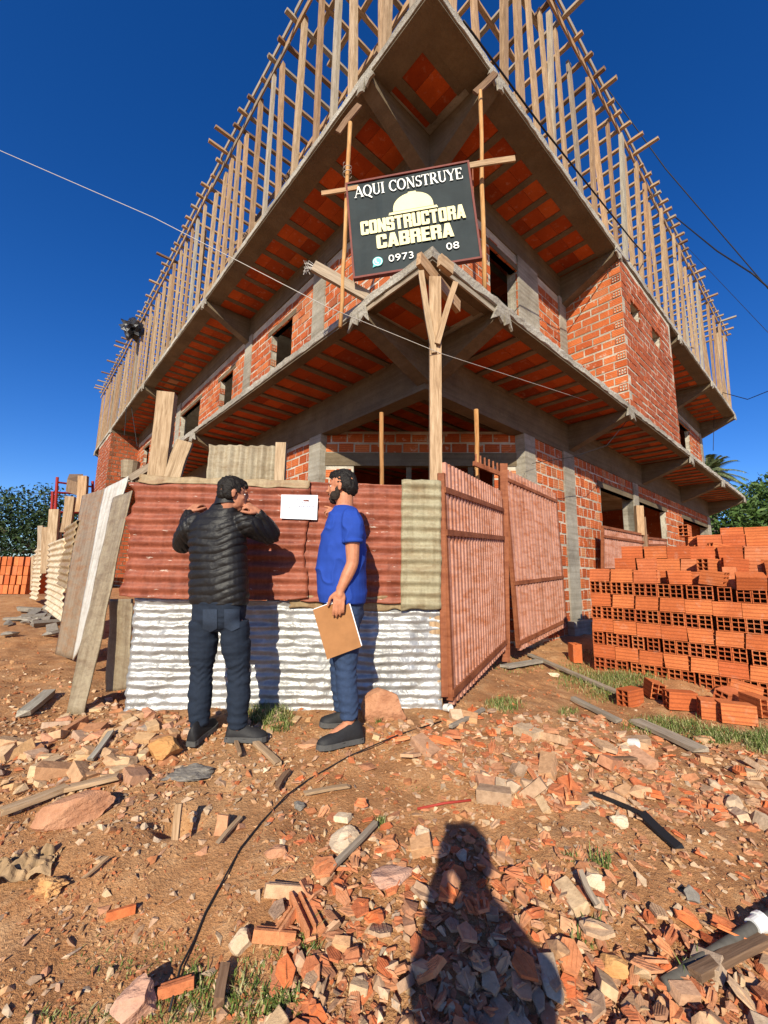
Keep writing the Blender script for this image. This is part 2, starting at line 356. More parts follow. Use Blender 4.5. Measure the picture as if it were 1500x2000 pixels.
me.polygons.add(len(q)); me.polygons.foreach_set('loop_start', np.arange(0, q.size, 4, dtype=np.int32)); me.polygons.foreach_set('loop_total', np.full(len(q), 4, np.int32))
me.update(calc_edges=True); me.polygons.foreach_set('use_smooth', [True]*len(q)); me.materials.append(MT['soil'])
tag(link('ground', me), kind='structure')
# ------------------------------------------------------------------ the building
AZ = 0.72768785
A0 = Vector((.42018, 3.5, 0)); BL = Vector((-math.sin(AZ), math.cos(AZ), 0)); BR = Vector((math.cos(AZ), math.sin(AZ), 0)); ZU = Vector((0, 0, 1))
def bp(t, s, z): return A0+BL*t+BR*s+ZU*z
LT, LBT = 4.59, 4.466; UT, UBT = 7.80, 7.667; OH = 1.1; TL, SR = 24.05, 17.35
bld = empty('building', bp(6, 5, .7), 'unfinished corner building of orange hollow brick and grey concrete with two cantilevered floor slabs', 'building')
def slab_poly(m, z0, z1, t0, t1, s0, s1, jag=0.0):
    """slab with slightly uneven cast edge"""
    def edge(pa, pb, n):
        return [pa.lerp(pb, i/n) for i in range(n)]
    c = [bp(t0, s0, 0), bp(t0, s1, 0), bp(t1, s1, 0), bp(t1, s0, 0)]
    ring = edge(c[0], c[1], 160)+edge(c[1], c[2], 20)+edge(c[2], c[3], 20)+edge(c[3], c[0], 220)
    n = len(ring); V = []; ctr = bp((t0+t1)/2, (s0+s1)/2, 0)
    J = [NR.uniform(-jag, jag) for _ in range(n*3)]
    for k, z in enumerate((z0, (z0+z1)/2, z1)):
        for i, p in enumerate(ring):
            d = (p-ctr); d.z = 0; d.normalize(); V.append(p+d*J[k*n+i]*(1 if k != 1 else .5)+ZU*(z+(J[k*n+i]*.7 if k != 1 else 0)))
    F = [tuple(range(n))[::-1], tuple(2*n+i for i in range(n))]
    for k in (0, 1):
        for i in range(n): F.append((k*n+i, k*n+(i+1) % n, (k+1)*n+(i+1) % n, (k+1)*n+i))
    m.add(V, F, .5)
def slab(z0, z1, name, jag):
    m = MB(); slab_poly(m, z0+.03, z1, 0, TL, 0, SR, jag); o = m.build('floor_slab', 'rough_concrete', bld); return o
sl_lo = slab(LBT, LT, 'lower', .010); sl_up = slab(UBT, UT, 'upper', .007)
def soffit(z, band, par, jw, sp, pr, name='soffit_blocks'):
    """clay filler blocks between concrete joists under a slab, seen from below, plus the plain edge band"""
    b = MB(); j = MB()
    zb = z+.018
    def strip(along, a0, a1, c0, c1):
        # blocks laid in strips; joists run along the short direction
        a = a0; k = 0
        P = (lambda a, c, h: bp(a, c, h)) if along == 'L' else (lambda a, c, h: bp(c, a, h))
        dA = BL if along == 'L' else BR; dC = BR if along == 'L' else BL
        while a < a1:
            jn = min(jw, a1-a); j.obox(P(a, c0-.01, z+.004-pr), dA*jn, dC*(c1-c0+.02), ZU*.05)
            a += jn; e = min(a+sp-jw, a1)
            c = c0+rnd.uniform(-.1, 0)
            while c < c1 and e-a > .03:
                cc = max(c, c0); ce = min(c+.29, c1)
                if ce-cc > .01: b.obox(P(a, cc+.002, zb+rnd.uniform(0, .004)), dA*(e-a), dC*(ce-cc-.004), ZU*.02, .96 if rnd.random() < .012 else rnd.random()*.9)
                c += .29
            a = e
    strip('L', OH+.2, TL-.2, band, OH+.0)
    strip('R', OH+.2, SR-.2, band, OH+.0)
    strip('L', band, OH-.1, band, OH-.1)
    strip('L', OH+.25, 7, OH+.25, 6.2)
    o = b.build(name, 'soffit_block', par); j.build('joists', 'joist_concrete' if z < 5 else 'concrete_shade_toned', o)
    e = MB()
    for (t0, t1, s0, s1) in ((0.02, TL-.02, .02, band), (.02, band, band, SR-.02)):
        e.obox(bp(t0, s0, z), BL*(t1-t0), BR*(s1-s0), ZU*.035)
    e.build('edge_band', 'concrete_shade_toned', par)
soffit(LBT, .17, sl_lo, .10, .44, .012); soffit(UBT, .33, sl_up, .12, .47, -.004)
def bracket(t, s, face, z, dep, par, rag=1.0):
    """cantilever beam that tapers from the wall to the slab edge, with ragged concrete fins at its tip"""
    m = MB(); w = .2
    if face == 'L': o = lambda u, v, h: bp(t-w/2+v, u, h)
    else: o = lambda u, v, h: bp(u, s-w/2+v, h)
    prof = [(0.02, z), (0.02, z-.10), (OH, z-dep), (OH, z)]
    V = [o(u, 0, h) for u, h in prof]+[o(u, w, h) for u, h in prof]
    m.add(V, [(0, 1, 2, 3), (7, 6, 5, 4), (0, 4, 5, 1), (1, 5, 6, 2), (3, 2, 6, 7), (0, 3, 7, 4)], .5)
    b = m.build('cantilever_bracket', 'concrete_shade_toned', bld)
    f = MB()
    for sg in (-1, 1):
        x0 = w/2+sg*.06; x1 = w/2+sg*rnd.uniform(.16, .24)*rag
        tri = [(x0-sg*.06, z+.02), (w/2+sg*.11, z+.04), (x1, z-.13*rag-rnd.uniform(0, .06)), (w/2+sg*.1, z-.1), (w/2+sg*.03, z-.15)]
        A = [o(-.014, v, h) for v, h in tri]+[o(.014, v, h) for v, h in tri]; k = len(tri)
        f.add(A, [tuple(range(k)), tuple(range(2*k-1, k-1, -1))]+[(i, i+k, (i+1) % k+k, (i+1) % k) for i in range(k)], .5)
    f.build('concrete_fins', 'rough_concrete', b)
for t in (1.12, 7.0, 13.0, 19.0, 23.9): bracket(t, 0, 'L', UBT+.005, .62, bld, .8); bracket(t, 0, 'L', LBT+.005, .52, bld)
for s in (1.2, 5.3, 9.55, 13.3, 17.22): bracket(0, s, 'R', UBT+.005, .62, bld, .8); bracket(0, s, 'R', LBT+.005, .52, bld)
def conc(name, t0, t1, s0, s1, z0, z1, mat='concrete'):
    """cast concrete member with board marks and slightly wavy arrises"""
    m = MB(); m.obox(bp(t0, s0, z0), BL*(t1-t0), BR*(s1-s0), ZU*(z1-z0), .5); return m.build(name, mat, bld)
# beams on the two wall lines
conc('beam', OH-.02, TL-.1, OH-.02, OH+.2, 7.2, UBT+.03, 'concrete_shade_toned'); conc('beam', OH-.017, OH+.2, OH+.2, 17.15, 7.2, UBT+.03, 'concrete_shade_toned')
conc('beam', OH-.02, TL-.1, OH-.02, OH+.22, 3.88, LBT+.03, 'concrete_shade_toned'); conc('beam', OH-.017, OH+.22, OH+.22, 17.15, 3.88, LBT+.03, 'concrete_shade_toned')
def holes(m, dk, o, u, v, n, W, H, nu, nv, th=.009, dep=.06, c=None):
    """end of a hollow brick: a clay grid in front of its dark cells; o is the low corner, n points out"""
    o, u, v, n = Vector(o), Vector(u), Vector(v), Vector(n); c = rnd.random() if c is None else c
    for i in range(nu+1): m.obox(o+u*((W-th)*i/nu)-n*dep, u*th, v*H, n*dep, c)
    for j in range(nv+1):
        for i in range(nu): m.obox(o+u*(th+(W-th)*i/nu)+v*((H-th)*j/nv)-n*dep, u*((W-th)/nu-th), v*th, n*(dep-.0015), c)
    dk.obox(o+u*.003+v*.003-n*(dep+.004), u*(W-.006), v*(H-.006), n*.003, 0)
CH, BH, BLN = .176, .146, .25
def wall(P0, U, N, length, z0, z1, ops=(), th=.14, ends=None, mat='brick', jit=.006, mort='mortar', ch=None, bln=None, joint=.027, lab=None, colr=(0, 1), jambs=()):
    """hollow brick wall: mortar core, each brick laid a little proud of it; ops = (a, b, za, zb)"""
    ch = ch or CH; bh = ch-.032; bln = bln or BLN
    core = MB(); br = MB(); dk = core; cuts = sorted({0, length, *[o[0] for o in ops], *[o[1] for o in ops]})
    for a, b in zip(cuts, cuts[1:]):
        mid = (a+b)/2; zs = [(z0, z1)]
        for o in ops:
            if o[0] < mid < o[1]: zs = [q for (p, r) in zs for q in ((p, min(r, o[2])), (max(p, o[3]), r)) if q[1]-q[0] > .005]
        for p, r in zs: core.obox(P0+U*a+ZU*p-N*th, U*(b-a), N*(th-.004), ZU*(r-p), .5)
    row = 0; z = z0+.012
    while z+bh <= z1+.01:
        zm = z+bh/2; seg = [(0, length)]
        for o in ops:
            if o[2]-.04 < zm < o[3]+.04: seg = [q for (p, r) in seg for q in ((p, min(r, o[0])), (max(p, o[1]), r)) if q[1]-q[0] > .02]
        off = (row % 2)*bln*.5+rnd.uniform(-.02, .02)
        for p, r in seg:
            pe = 0
            if ends and row % 2 == 0:
                if 'b' in ends and abs(r-length) < .01: pe = .17
            x = p-((p+off) % (bln+joint))
            while x < r-pe:
                a, b = max(x, p), min(x+bln, r-pe)
                if b-a > .03:
                    d = rnd.uniform(-jit, jit)
                    br.obox(P0+U*a+ZU*(z+rnd.uniform(-.007, .007))-N*.03, U*(b-a), N*(.03+.003+d), ZU*(bh+rnd.uniform(-.012, .008)), colr[0]+(colr[1]-colr[0])*rnd.random())
                x += bln+joint
            if pe: holes(br, dk, P0+U*(r-pe+.015)+ZU*z+N*.014, U, ZU, N, .15, bh, 3, 2, .012, .012)
        if row % 2 == 0:
            for ju in jambs:
                if z < 6.6: holes(br, dk, P0+U*(ju-.018)+ZU*z-N*.135, N, ZU, -U, .13, bh, 3, 2, .012, .012)
        row += 1; z += ch
    o = br.build('brick_wall', mat, bld); core.build('mortar_joints', mort, o)
    return o
# upper floor, left facade (wall plane s = OH), seen from outside: outward = -BR
lops = [(4.77-OH, 5.71-OH, LT, 6.72), (7.84-OH, 8.74-OH, LT, 6.72), (10.36-OH, 12.3-OH, LT, 6.72), (13.0-OH, 15.27-OH, LT, 6.72), (16.6-OH, 17.6-OH, LT, 6.72)]
wall(bp(OH, OH, 0), BL, -BR, TL-OH-.1, LT, 7.2, lops, jambs=(5.71-OH, 8.74-OH, 17.6-OH))
for o in lops: conc('lintel', o[0]+OH-.15, o[1]+OH+.15, OH-.012, OH+.14, 6.72, 6.83, 'concrete_shade_toned')
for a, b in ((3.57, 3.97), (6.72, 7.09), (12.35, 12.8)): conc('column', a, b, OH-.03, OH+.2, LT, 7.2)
# upper floor, right facade (t = OH), outward = -BL
rops = [(2.65-OH, 3.5-OH, LT, 6.9), (9.5-OH, 10.5-OH, LT, 6.9), (13.9-OH, 15.3-OH, LT, 6.9)]
wall(bp(OH, OH, 0), BR, -BL, 17.1-OH, LT, 7.2, rops)
for o in rops: conc('lintel', OH-.012, OH+.14, o[0]+OH-.15, o[1]+OH+.15, 6.9, 7.0, 'concrete_shade_toned')
for a, b in ((3.5, 4.2), (5.08, 5.36), (16.95, 17.25)): conc('column', OH-.03, OH+.2, a, b, LT, 7.2)
# brick box flush with the slab edge on the right facade
bx = []
wall(bp(OH, 5.4, 0), -BL, -BR, OH-.03, LT, UBT, (), ends='b', colr=(.2, .9), bln=.31, mat='brick', ch=.158)
wall(bp(.03, 5.41, 0), BR, -BL, 3.32, LT, UBT, [(.45, 1.02, 6.62, 6.98), (1.78, 2.4, 6.62, 6.98)], mat='old_brick', jit=.007, ch=.158)
wall(bp(.03, 8.73, 0), BL, BR, OH, LT, UBT, ())
# stair box at the far end of the left facade
wall(bp(18.8, OH, 0), -BR, -BL, OH-.03, 1.2, UBT, (), ends='b', mat='old_brick', mort='concrete_shade_toned', colr=(0, .9))
wall(bp(18.81, .03, 0), BL, -BR, 3.6, 1.2, UBT, (), mat='old_brick')
# ground floor
G0 = .3
wall(bp(3.7, OH, 0), BL, -BR, TL-3.8, G0, 3.88, [(5, 6.2, G0, 3), (9, 10.5, G0, 3)])
gops = [(6.67-3.75, 8.70-3.75, G0, 3.45), (9.05-3.75, 11.4-3.75, G0, 3.45), (13.3-3.75, 16.8-3.75, G0, 3.45)]
wall(bp(OH, 3.75, 0), BR, -BL, 17.1-3.75, G0, 3.88, gops, bln=.165, ch=.2, joint=.034)
for o in gops: conc('lintel', OH-.014, OH+.14, o[0]+3.6, o[1]+3.9, 3.45, 3.58, 'concrete_shade_toned')
conc('column', OH-.03, OH+.2, 4.92, 5.36, G0, 3.88); conc('column', OH-.03, OH+.25, 8.7, 9.05, G0, 3.88); conc('column', OH-.03, OH+.25, 16.8, 17.2, G0, 3.88)
conc('column', 3.5, 3.86, OH-.03, OH+.25, G0, 3.88); conc('column', OH-.03, OH+.25, 3.5, 3.85, G0, 3.88)
conc('footing', OH-.12, OH+.3, 4.8, 5.5, G0-.2, .74, 'rough_concrete')
# chamfered corner wall
PLc, PRc = bp(3.55, OH+.05, 0), bp(OH+.05, 3.6, 0); CU = (PRc-PLc).normalized(); CN = Vector((CU.y, -CU.x, 0)); CL = (PRc-PLc).length
wall(PLc, CU, CN, .55, G0, 3.34); wall(PLc+CU*(CL-.5), CU, CN, .5, G0, 3.34)
wall(PLc+CN*.0, CU, CN, CL, 3.57, 3.95, (), colr=(.0, .6))
m = MB(); m.obox(PLc+ZU*3.34-CN*.15, CU*CL, CN*.165, ZU*.23, .5); m.build('lintel', 'concrete_shade_toned', bld)
for q in (1.45, 2.5):
    m = MB(); m.obox(PLc+CU*q+ZU*G0-CN*.12, CU*.09, CN*.09, ZU*3.04, .5); m.build('window_post', 'concrete_shade_toned', bld)
# rear and party walls, partitions that keep the rooms dark
m = MB()
for z0, z1 in ((G0, LBT), (LT, UBT)):
    m.obox(bp(TL-.3, OH+.2, z0), BL*.15, BR*(SR-1.6), ZU*(z1-z0)); m.obox(bp(OH+.2, 16.9, z0), BR*.15, BL*(TL-1.6), ZU*(z1-z0))
    m.obox(bp(7, 3.4, z0), BL*.14, BR*13.5, ZU*(z1-z0)); m.obox(bp(OH+.3, 6.0, z0), BL*5.6, BR*.14, ZU*(z1-z0)); m.obox(bp(7.2, 4.5, z0), BL*16, BR*.14, ZU*(z1-z0))
m.build('partition_wall', 'old_brick', bld)
# ------------------------------------------------------------------ roof formwork
def tprop(t, s, z0, z1, side, lab, grp, w=.105, h=.05):
    j = lambda a: rnd.uniform(-a, a)
    o = board('timber_prop', bp(t, s, z0), bp(t+j(.11), s+j(.03), z1), w*rnd.uniform(.8, 1.25), h*rnd.uniform(.9, 1.5), rnd.choice(['wood', 'wood', 'wood', 'wood', 'wood_grey', 'wood_worn']), side=side, rag=.03)
    tag(o, lab, 'timber prop', grp)
FT = 10.92
t = .35; k = 0
while t < TL-.1:
    tprop(t, .07, UT-.005, FT+rnd.uniform(-.25, .02), BL, 'raw timber prop at the slab edge under the left roof formwork', 'timber props along the left slab edge')
    if rnd.random() < .2: tprop(t+.09, .1, UT-.005, FT-rnd.uniform(.2, .9), BL, 'raw timber prop at the slab edge under the left roof formwork', 'timber props along the left slab edge', .07)
    t += rnd.uniform(.46, .66)
s = .42
while s < SR-.1:
    tprop(.07, s, UT-.005, FT+rnd.uniform(-.25, .02), BR, 'raw timber prop at the slab edge under the right roof formwork', 'timber props along the right slab edge')
    if rnd.random() < .25: tprop(.1, s+.09, UT-.005, FT-rnd.uniform(.2, .8), BR, 'raw timber prop at the slab edge under the right roof formwork', 'timber props along the right slab edge', .07)
    s += rnd.uniform(.42, .62)
for off in (1.25,):
    t = off
    while t < TL: tprop(t+1.2, off, UT-.005, FT, BL, 'timber prop standing back from the slab edge inside the left roof formwork', 'inner timber props left'); t += rnd.uniform(1.5, 1.9)
    s = off+.9
    while s < SR: tprop(off, s, UT-.005, FT, BR, 'timber prop standing back from the slab edge inside the right roof formwork', 'inner timber props right'); s += rnd.uniform(1.5, 1.9)
def fboard(name, p0, p1, w, h, lab, cat, grp, side=None, mat=None):
    mat = mat or rnd.choice(['wood', 'wood', 'wood_grey', 'wood_dark', 'wood_pole'] if 'prop' not in name else ['wood'])  # dark wood in the mix paints in the shade on joist undersides
    if mat == 'wood_pole': mat = 'wood'
    tag(board(name, p0, p1, w, h, mat, side=side, rag=.01), lab, cat, grp)
for off in (.02, 1.25, 2.5):          # ledgers parallel to the facades
    t = -.1 if off < .1 else off
    while t < TL:
        e = min(t+rnd.uniform(3.2, 4.2), TL+.2); dz = rnd.uniform(-.02, .02)
        fboard('formwork_ledger', bp(t-.15, off+rnd.uniform(-.02, .02), FT+dz), bp(e, off, FT+dz), .12, .03, 'long timber ledger of the roof formwork running along the left facade', 'timber ledger', 'left ledgers of the roof formwork', ZU); t = e
    s = -.1 if off < .1 else off
    while s < SR:
        e = min(s+rnd.uniform(3.2, 4.2), SR+.2); dz = rnd.uniform(-.02, .02)
        fboard('formwork_ledger', bp(off+rnd.uniform(-.02, .02), s-.15, FT+dz+.005), bp(off, e, FT+dz+.005), .12, .03, 'long timber ledger of the roof formwork running along the right facade', 'timber ledger', 'right ledgers of the roof formwork', ZU); s = e
t = .1
while t < TL:
    e = -rnd.choice([.08, .12, .18, .3, .42, .2, .14]); j = rnd.uniform(-.08, .08)
    fboard('formwork_joist', bp(t, e, FT+.09+rnd.uniform(-.01, .01)), bp(t+j, 3.3, FT+.09), .075, .05, 'cross joist of the roof formwork poking out past the left slab edge', 'timber joist', 'left joists of the roof formwork', BL)
    t += rnd.uniform(.30, .50)
s = .3
while s < SR:
    e = -rnd.choice([.08, .12, .2, .3, .5, .2, .14]); j = rnd.uniform(-.08, .08)
    fboard('formwork_joist', bp(e, s, FT+.10+rnd.uniform(-.01, .01)), bp(3.3, s+j, FT+.10), .075, .05, 'cross joist of the roof formwork poking out past the right slab edge', 'timber joist', 'right joists of the roof formwork', BR)
    s += rnd.uniform(.32, .52)
for a in (0, 1):                            # pale edge boards on top of the joists
    u = -.3
    while u < (TL if a == 0 else SR):
        e = u+3.4
        p, q = (bp(u, -.03, FT+.17), bp(min(e, TL), -.05, FT+.17)) if a == 0 else (bp(-.03, u, FT+.18), bp(-.05, min(e, SR), FT+.18))
        fboard('formwork_edge_board', p, q, .11, .025, 'weathered edge board nailed on the joist ends of the %s roof formwork' % ('left', 'right')[a], 'edge board', ('left', 'right')[a]+' edge boards of the roof formwork', ZU, 'wood_grey'); u = e
for i in range(26):                          # raking braces between props
    if i % 2: t = rnd.uniform(1, TL-2); p, q = bp(t, .2, UT+rnd.uniform(.1, 1)), bp(t+rnd.uniform(.6, 1.4), 1.2, FT-.1); g = 'left'
    else: s = rnd.uniform(1, SR-2); p, q = bp(.2, s, UT+rnd.uniform(.1, 1)), bp(1.2, s+rnd.uniform(.6, 1.4), FT-.1); g = 'right'
    fboard('formwork_brace', p, q, .06, .025, 'thin raking brace inside the %s roof formwork' % g, 'timber brace', g+' braces of the roof formwork')
# bundle of black plastic hanging on the formwork
m = MB(); c = bp(14.6, -.25, 10.4); me = None
bm = bmesh.new(); bmesh.ops.create_icosphere(bm, subdivisions=3, radius=.36)
for v in bm.verts:
    k = 1+.45*math.sin(v.co.x*17+v.co.z*9)*math.sin(v.co.y*15+2)+rnd.uniform(-.12, .12); v.co = Vector((v.co.x*k, v.co.y*k, v.co.z*k*.9))
me = bpy.data.meshes.new('plastic_bundle'); bm.to_mesh(me); bm.free(); me.materials.append(MT['black_bag'])
tag(link('plastic_bundle', me, None, c), 'crumpled black plastic bundle hanging from the left roof formwork', 'plastic bundle')
# ------------------------------------------------------------------ sign, its poles and boards
def place(o, v): return o
SGc = [at(688, 365, 4.16), at(922, 322, 4.0), at(928, 512, 4.0), at(694, 543, 4.16)]   # tl tr br bl
su = (SGc[1]-SGc[0]); SW = su.length; su.normalize(); sv = ((SGc[0]-SGc[3]) + (SGc[1]-SGc[2]))*.5; SHH = sv.length; sv = (sv-su*sv.dot(su)).normalized(); sn = su.cross(sv)
if sn.y > 0: sn = -sn
SO = SGc[3]
sgn = empty('sign_board', SO+su*SW/2, 'dark sign of the building firm with cream lettering and hard hat between two poles', 'sign board')
SM = Matrix(((su.x, sv.x, sn.x), (su.y, sv.y, sn.y), (su.z, sv.z, sn.z)))
def sg_build(m, name, mat, par=None):
    me = m.mesh(name, mat); o = bpy.data.objects.new(name, me); COL.objects.link(o); o.location = SO; o.rotation_euler = SM.to_euler()
    par = par or sgn; o.parent = par; o.matrix_parent_inverse = Matrix.LocRotScale(par.location, par.rotation_euler, par.scale).inverted(); return o
m = MB(); nx = 18; V = []; F = []
for j in range(nx+1):
    for i in range(nx+1):
        u, v = i/nx, j/nx; V.append((u*SW, v*SHH, .012+.012*vnoise(u*6, v*5, 5)+.006*vnoise(u*14, v*3, 8)))
for j in range(nx):
    for i in range(nx): F.append((j*(nx+1)+i, j*(nx+1)+i+1, (j+1)*(nx+1)+i+1, (j+1)*(nx+1)+i))
m.add(V, F, .5); panel = sg_build(m, 'sign_panel', 'sign_face')
m = MB(); e = .022
for (x, y, w, h) in ((-e, -e, SW+2*e, e), (-e, SHH, SW+2*e, e), (-e, 0, e, SHH), (SW, 0, e, SHH)): m.obox((x, y, -.03), (w, 0, 0), (0, h, 0), (0, 0, .055), .5)
sg_build(m, 'sign_frame', 'sign_frame')
m = MB(); m.obox((0, 0, -.02), (SW, 0, 0), (0, SHH, 0), (0, 0, .015), .5); sg_build(m, 'sign_backing', 'wood_dark')
def font_mesh(txt, mat, size, bold=0.0, sx=1.0, spacing=1.0):
    cu = bpy.data.curves.new('txt', 'FONT'); cu.body = txt; cu.size = size; cu.offset = bold; cu.extrude = .0015; cu.space_character = spacing; cu.align_x = 'CENTER'; cu.resolution_u = 6
    o = bpy.data.objects.new('txt', cu); COL.objects.link(o); bpy.context.view_layer.update()
    me = bpy.data.meshes.new_from_object(o.evaluated_get(bpy.context.evaluated_depsgraph_get())); bpy.data.objects.remove(o)
    me.materials.clear(); me.materials.append(MT[mat]); return me
def sg_text(txt, mat, cx, cy, width, height, bold=0, spacing=1.0, name='lettering'):
    me = font_mesh(txt, mat, 1, bold, 1, spacing); co = np.zeros(len(me.vertices)*3); me.vertices.foreach_get('co', co); co = co.reshape(-1, 3)
    lo, hi = co.min(0), co.max(0); co[:, 0] = (co[:, 0]-(lo[0]+hi[0])/2)*width/(hi[0]-lo[0])+cx; co[:, 1] = (co[:, 1]-(lo[1]+hi[1])/2)*height/(hi[1]-lo[1])+cy; co[:, 2] = .027+co[:, 2]
    me.vertices.foreach_set('co', co.ravel()); me.update(); o = bpy.data.objects.new(name, me); COL.objects.link(o); o.location = SO; o.rotation_euler = SM.to_euler()
    o.parent = panel; o.matrix_parent_inverse = Matrix.LocRotScale(panel.location, panel.rotation_euler, panel.scale).inverted(); return o
# serif capitals drawn stroke by stroke (unit height 1)
def serif(m, txt, x0, y0, W, H, z=.0275, hv=False):
    T, t, S = (.15, .055, .05) if not hv else (.27, .23, 0)
    def seg(a, b, w): 
        a, b = Vector((*a, 0)), Vector((*b, 0)); d = (b-a).normalized(); n = Vector((-d.y, d.x, 0))*w/2; out.append([a-n, b-n, b+n, a+n])
    def srf(x, y, w=.2):
        if hv: return
        out.append([Vector((x-w/2, y-.022, 0)), Vector((x+w/2, y-.022, 0)), Vector((x+w/2, y+.022, 0)), Vector((x-w/2, y+.022, 0))])
    def arc(cx, cy, rx, ry, a0, a1, n=14, tk=T, tn=t):
        for i in range(n):
            A, B = math.radians(a0+(a1-a0)*i/n), math.radians(a0+(a1-a0)*(i+1)/n)
            wa, wb = [tn+(tk-tn)*abs(math.cos(q)) for q in (A, B)]
            p = lambda q, w, s: Vector((cx+(rx+s*w/2)*math.cos(q), cy+(ry+s*w/2)*math.sin(q), 0))
            out.append([p(A, wa, -1), p(A, wa, 1), p(B, wb, 1), p(B, wb, -1)])
    adv = []; glyphs = []
    for ch in txt:
        out = []; w = .75
        if hv:
            h = .5*t
            B = lambda x, y, ww, hh: out.append([Vector((x, y, 0)), Vector((x+ww, y, 0)), Vector((x+ww, y+hh, 0)), Vector((x, y+hh, 0))])
            k = .24; w = .66; q = .05; Ht = .19
            def ring(x, y, ww, hh, sides='LRTB'):
                if 'L' in sides: B(x, y+q, k, hh-2*q)
                if 'R' in sides: B(x+ww-k, y+q, k, hh-2*q)
                if 'T' in sides: B(x+q, y+hh-Ht, ww-2*q, Ht)
                if 'B' in sides: B(x+q, y, ww-2*q, Ht)
            if ch == 'O': ring(0, 0, .62, 1)
            elif ch == 'C': ring(0, 0, .62, 1, 'LTB'); B(.62-k, .62, k, .33); B(.62-k, .05, k, .33)
            elif ch == 'N': B(0, 0, k, 1); B(.40, 0, k, 1); out.append([Vector((.02, 1, 0)), Vector((.2, 1, 0)), Vector((.6, 0, 0)), Vector((.42, 0, 0))])
            elif ch == 'S': B(.05, .81, .52, .19); B(0, .5, k, .45); B(.05, .42, .52, .18); B(.62-k, .05, k, .47); B(.05, 0, .52, .19); B(.62-k, .64, k, .3); B(0, .06, k, .28)
            elif ch == 'T': B(.18, 0, k+.01, 1); B(0, .81, .61, .19)
            elif ch == 'R': B(0, 0, k, 1); B(0, .81, .56, .19); B(.62-k, .52, k, .42); B(.1, .42, .46, .17); B(.62-k, 0, k, .44)
            elif ch == 'U': B(0, .05, k, .95); B(.62-k, .05, k, .95); B(.05, 0, .52, .19)
            elif ch == 'A':
                out.append([Vector((0, 0, 0)), Vector((.23, 0, 0)), Vector((.42, 1, 0)), Vector((.19, 1, 0))]); out.append([Vector((.43, 0, 0)), Vector((.66, 0, 0)), Vector((.47, 1, 0)), Vector((.24, 1, 0))]); B(.15, .17, .36, .16); w = .69
            elif ch == 'B': B(0, 0, k, 1); B(0, .81, .56, .19); B(0, .42, .56, .17); B(0, 0, .56, .19); B(.62-k, .54, k, .41); B(.62-k, .05, k, .42)
            elif ch == 'E': B(0, 0, k, 1); B(0, .81, .5, .19); B(0, .41, .46, .18); B(0, 0, .5, .19); w = .55
        elif ch == 'A': seg((.05, 0), (.36, .98), t); seg((.36, 1), (.68, 0), T); seg((.17, .34), (.55, .34), t); srf(.06, .02, .22); srf(.67, .02, .28); w = .76
        elif ch in 'QO':
            arc(.38, .5, .31, .47, 0, 360, 24); w = .80
            if ch == 'Q': seg((.4, .05), (.74, -.22), T*.8)
        elif ch == 'C': arc(.38, .5, .31, .47, 48, 312, 20); seg((.62, .98), (.62, .7), t); w = .70
        elif ch == 'U': seg((.16, .97), (.16, .3), T); seg((.60, .97), (.60, .3), t); arc(.38, .3, .22, .28, 180, 360, 12, T*.8); srf(.16, .98, .28); srf(.6, .98, .22); w = .76
        elif ch == 'I': seg((.16, 0), (.16, 1), T); srf(.16, .02, .3); srf(.16, .98, .3); w = .34
        elif ch == 'N': seg((.13, 0), (.13, 1), t); seg((.13, .96), (.63, .02), T); seg((.63, 0), (.63, 1), t); srf(.13, .02, .22); srf(.10, .98, .2); srf(.63, .98, .22); w = .78
        elif ch == 'S': arc(.28, .73, .18, .22, 30, 270, 12, T*.6); arc(.28, .27, .19, .24, 90, -150, 12, T); seg((.28, .51), (.30, .49), T); seg((.45, .98), (.45, .76), t); seg((.08, .02), (.08, .26), t); w = .56
        elif ch == 'T': seg((.33, 0), (.33, .97), T); seg((.03, .96), (.63, .96), t); seg((.04, .98), (.04, .78), t); seg((.62, .98), (.62, .78), t); srf(.33, .02, .3); w = .66
        elif ch == 'R': seg((.16, 0), (.16, 1), T); srf(.16, .02, .3); seg((.1, .97), (.36, .97), t); seg((.16, .5), (.36, .5), t); arc(.36, .735, .17, .235, -90, 90, 12, T*.9); seg((.34, .5), (.64, .02), T); srf(.68, .02, .16); w = .72
        elif ch == 'Y': seg((.36, 0), (.36, .48), T); seg((.06, .98), (.36, .45), T); seg((.64, .98), (.36, .45), t); srf(.36, .02, .3); srf(.08, .98, .26); srf(.64, .98, .22); w = .70
        elif ch == 'E': seg((.16, 0), (.16, 1), T); seg((.08, .97), (.56, .97), t); seg((.16, .52), (.44, .52), t); seg((.08, .03), (.6, .03), t); seg((.56, .98), (.56, .78), t); seg((.6, .02), (.6, .24), t); seg((.44, .62), (.44, .42), t); w = .64
        elif ch == ' ': w = .38
        glyphs.append(out); adv.append(w)
    tot = sum(adv)-.05; kx = W/tot; x = 0
    for out, w in zip(glyphs, adv):
        for qd in out:
            P = [(x0+(x+p.x)*kx, y0+p.y*H, z) for p in qd]
            a = sum(P[i][0]*P[(i+1) % 4][1]-P[(i+1) % 4][0]*P[i][1] for i in range(4))
            if a < 0: P = P[::-1]
            n = len(m.v); m.add(P+[(p[0], p[1], z-.002) for p in P], [(0, 1, 2, 3), (0, 4, 5, 1), (1, 5, 6, 2), (2, 6, 7, 3), (3, 7, 4, 0)], .5)
            z += 1e-5
        x += w
m = MB(); serif(m, 'AQUI CONSTRUYE', SW*.055, SHH*.83, SW*.89, SHH*.12)
o = sg_build(m, 'lettering', 'sign_white', panel)
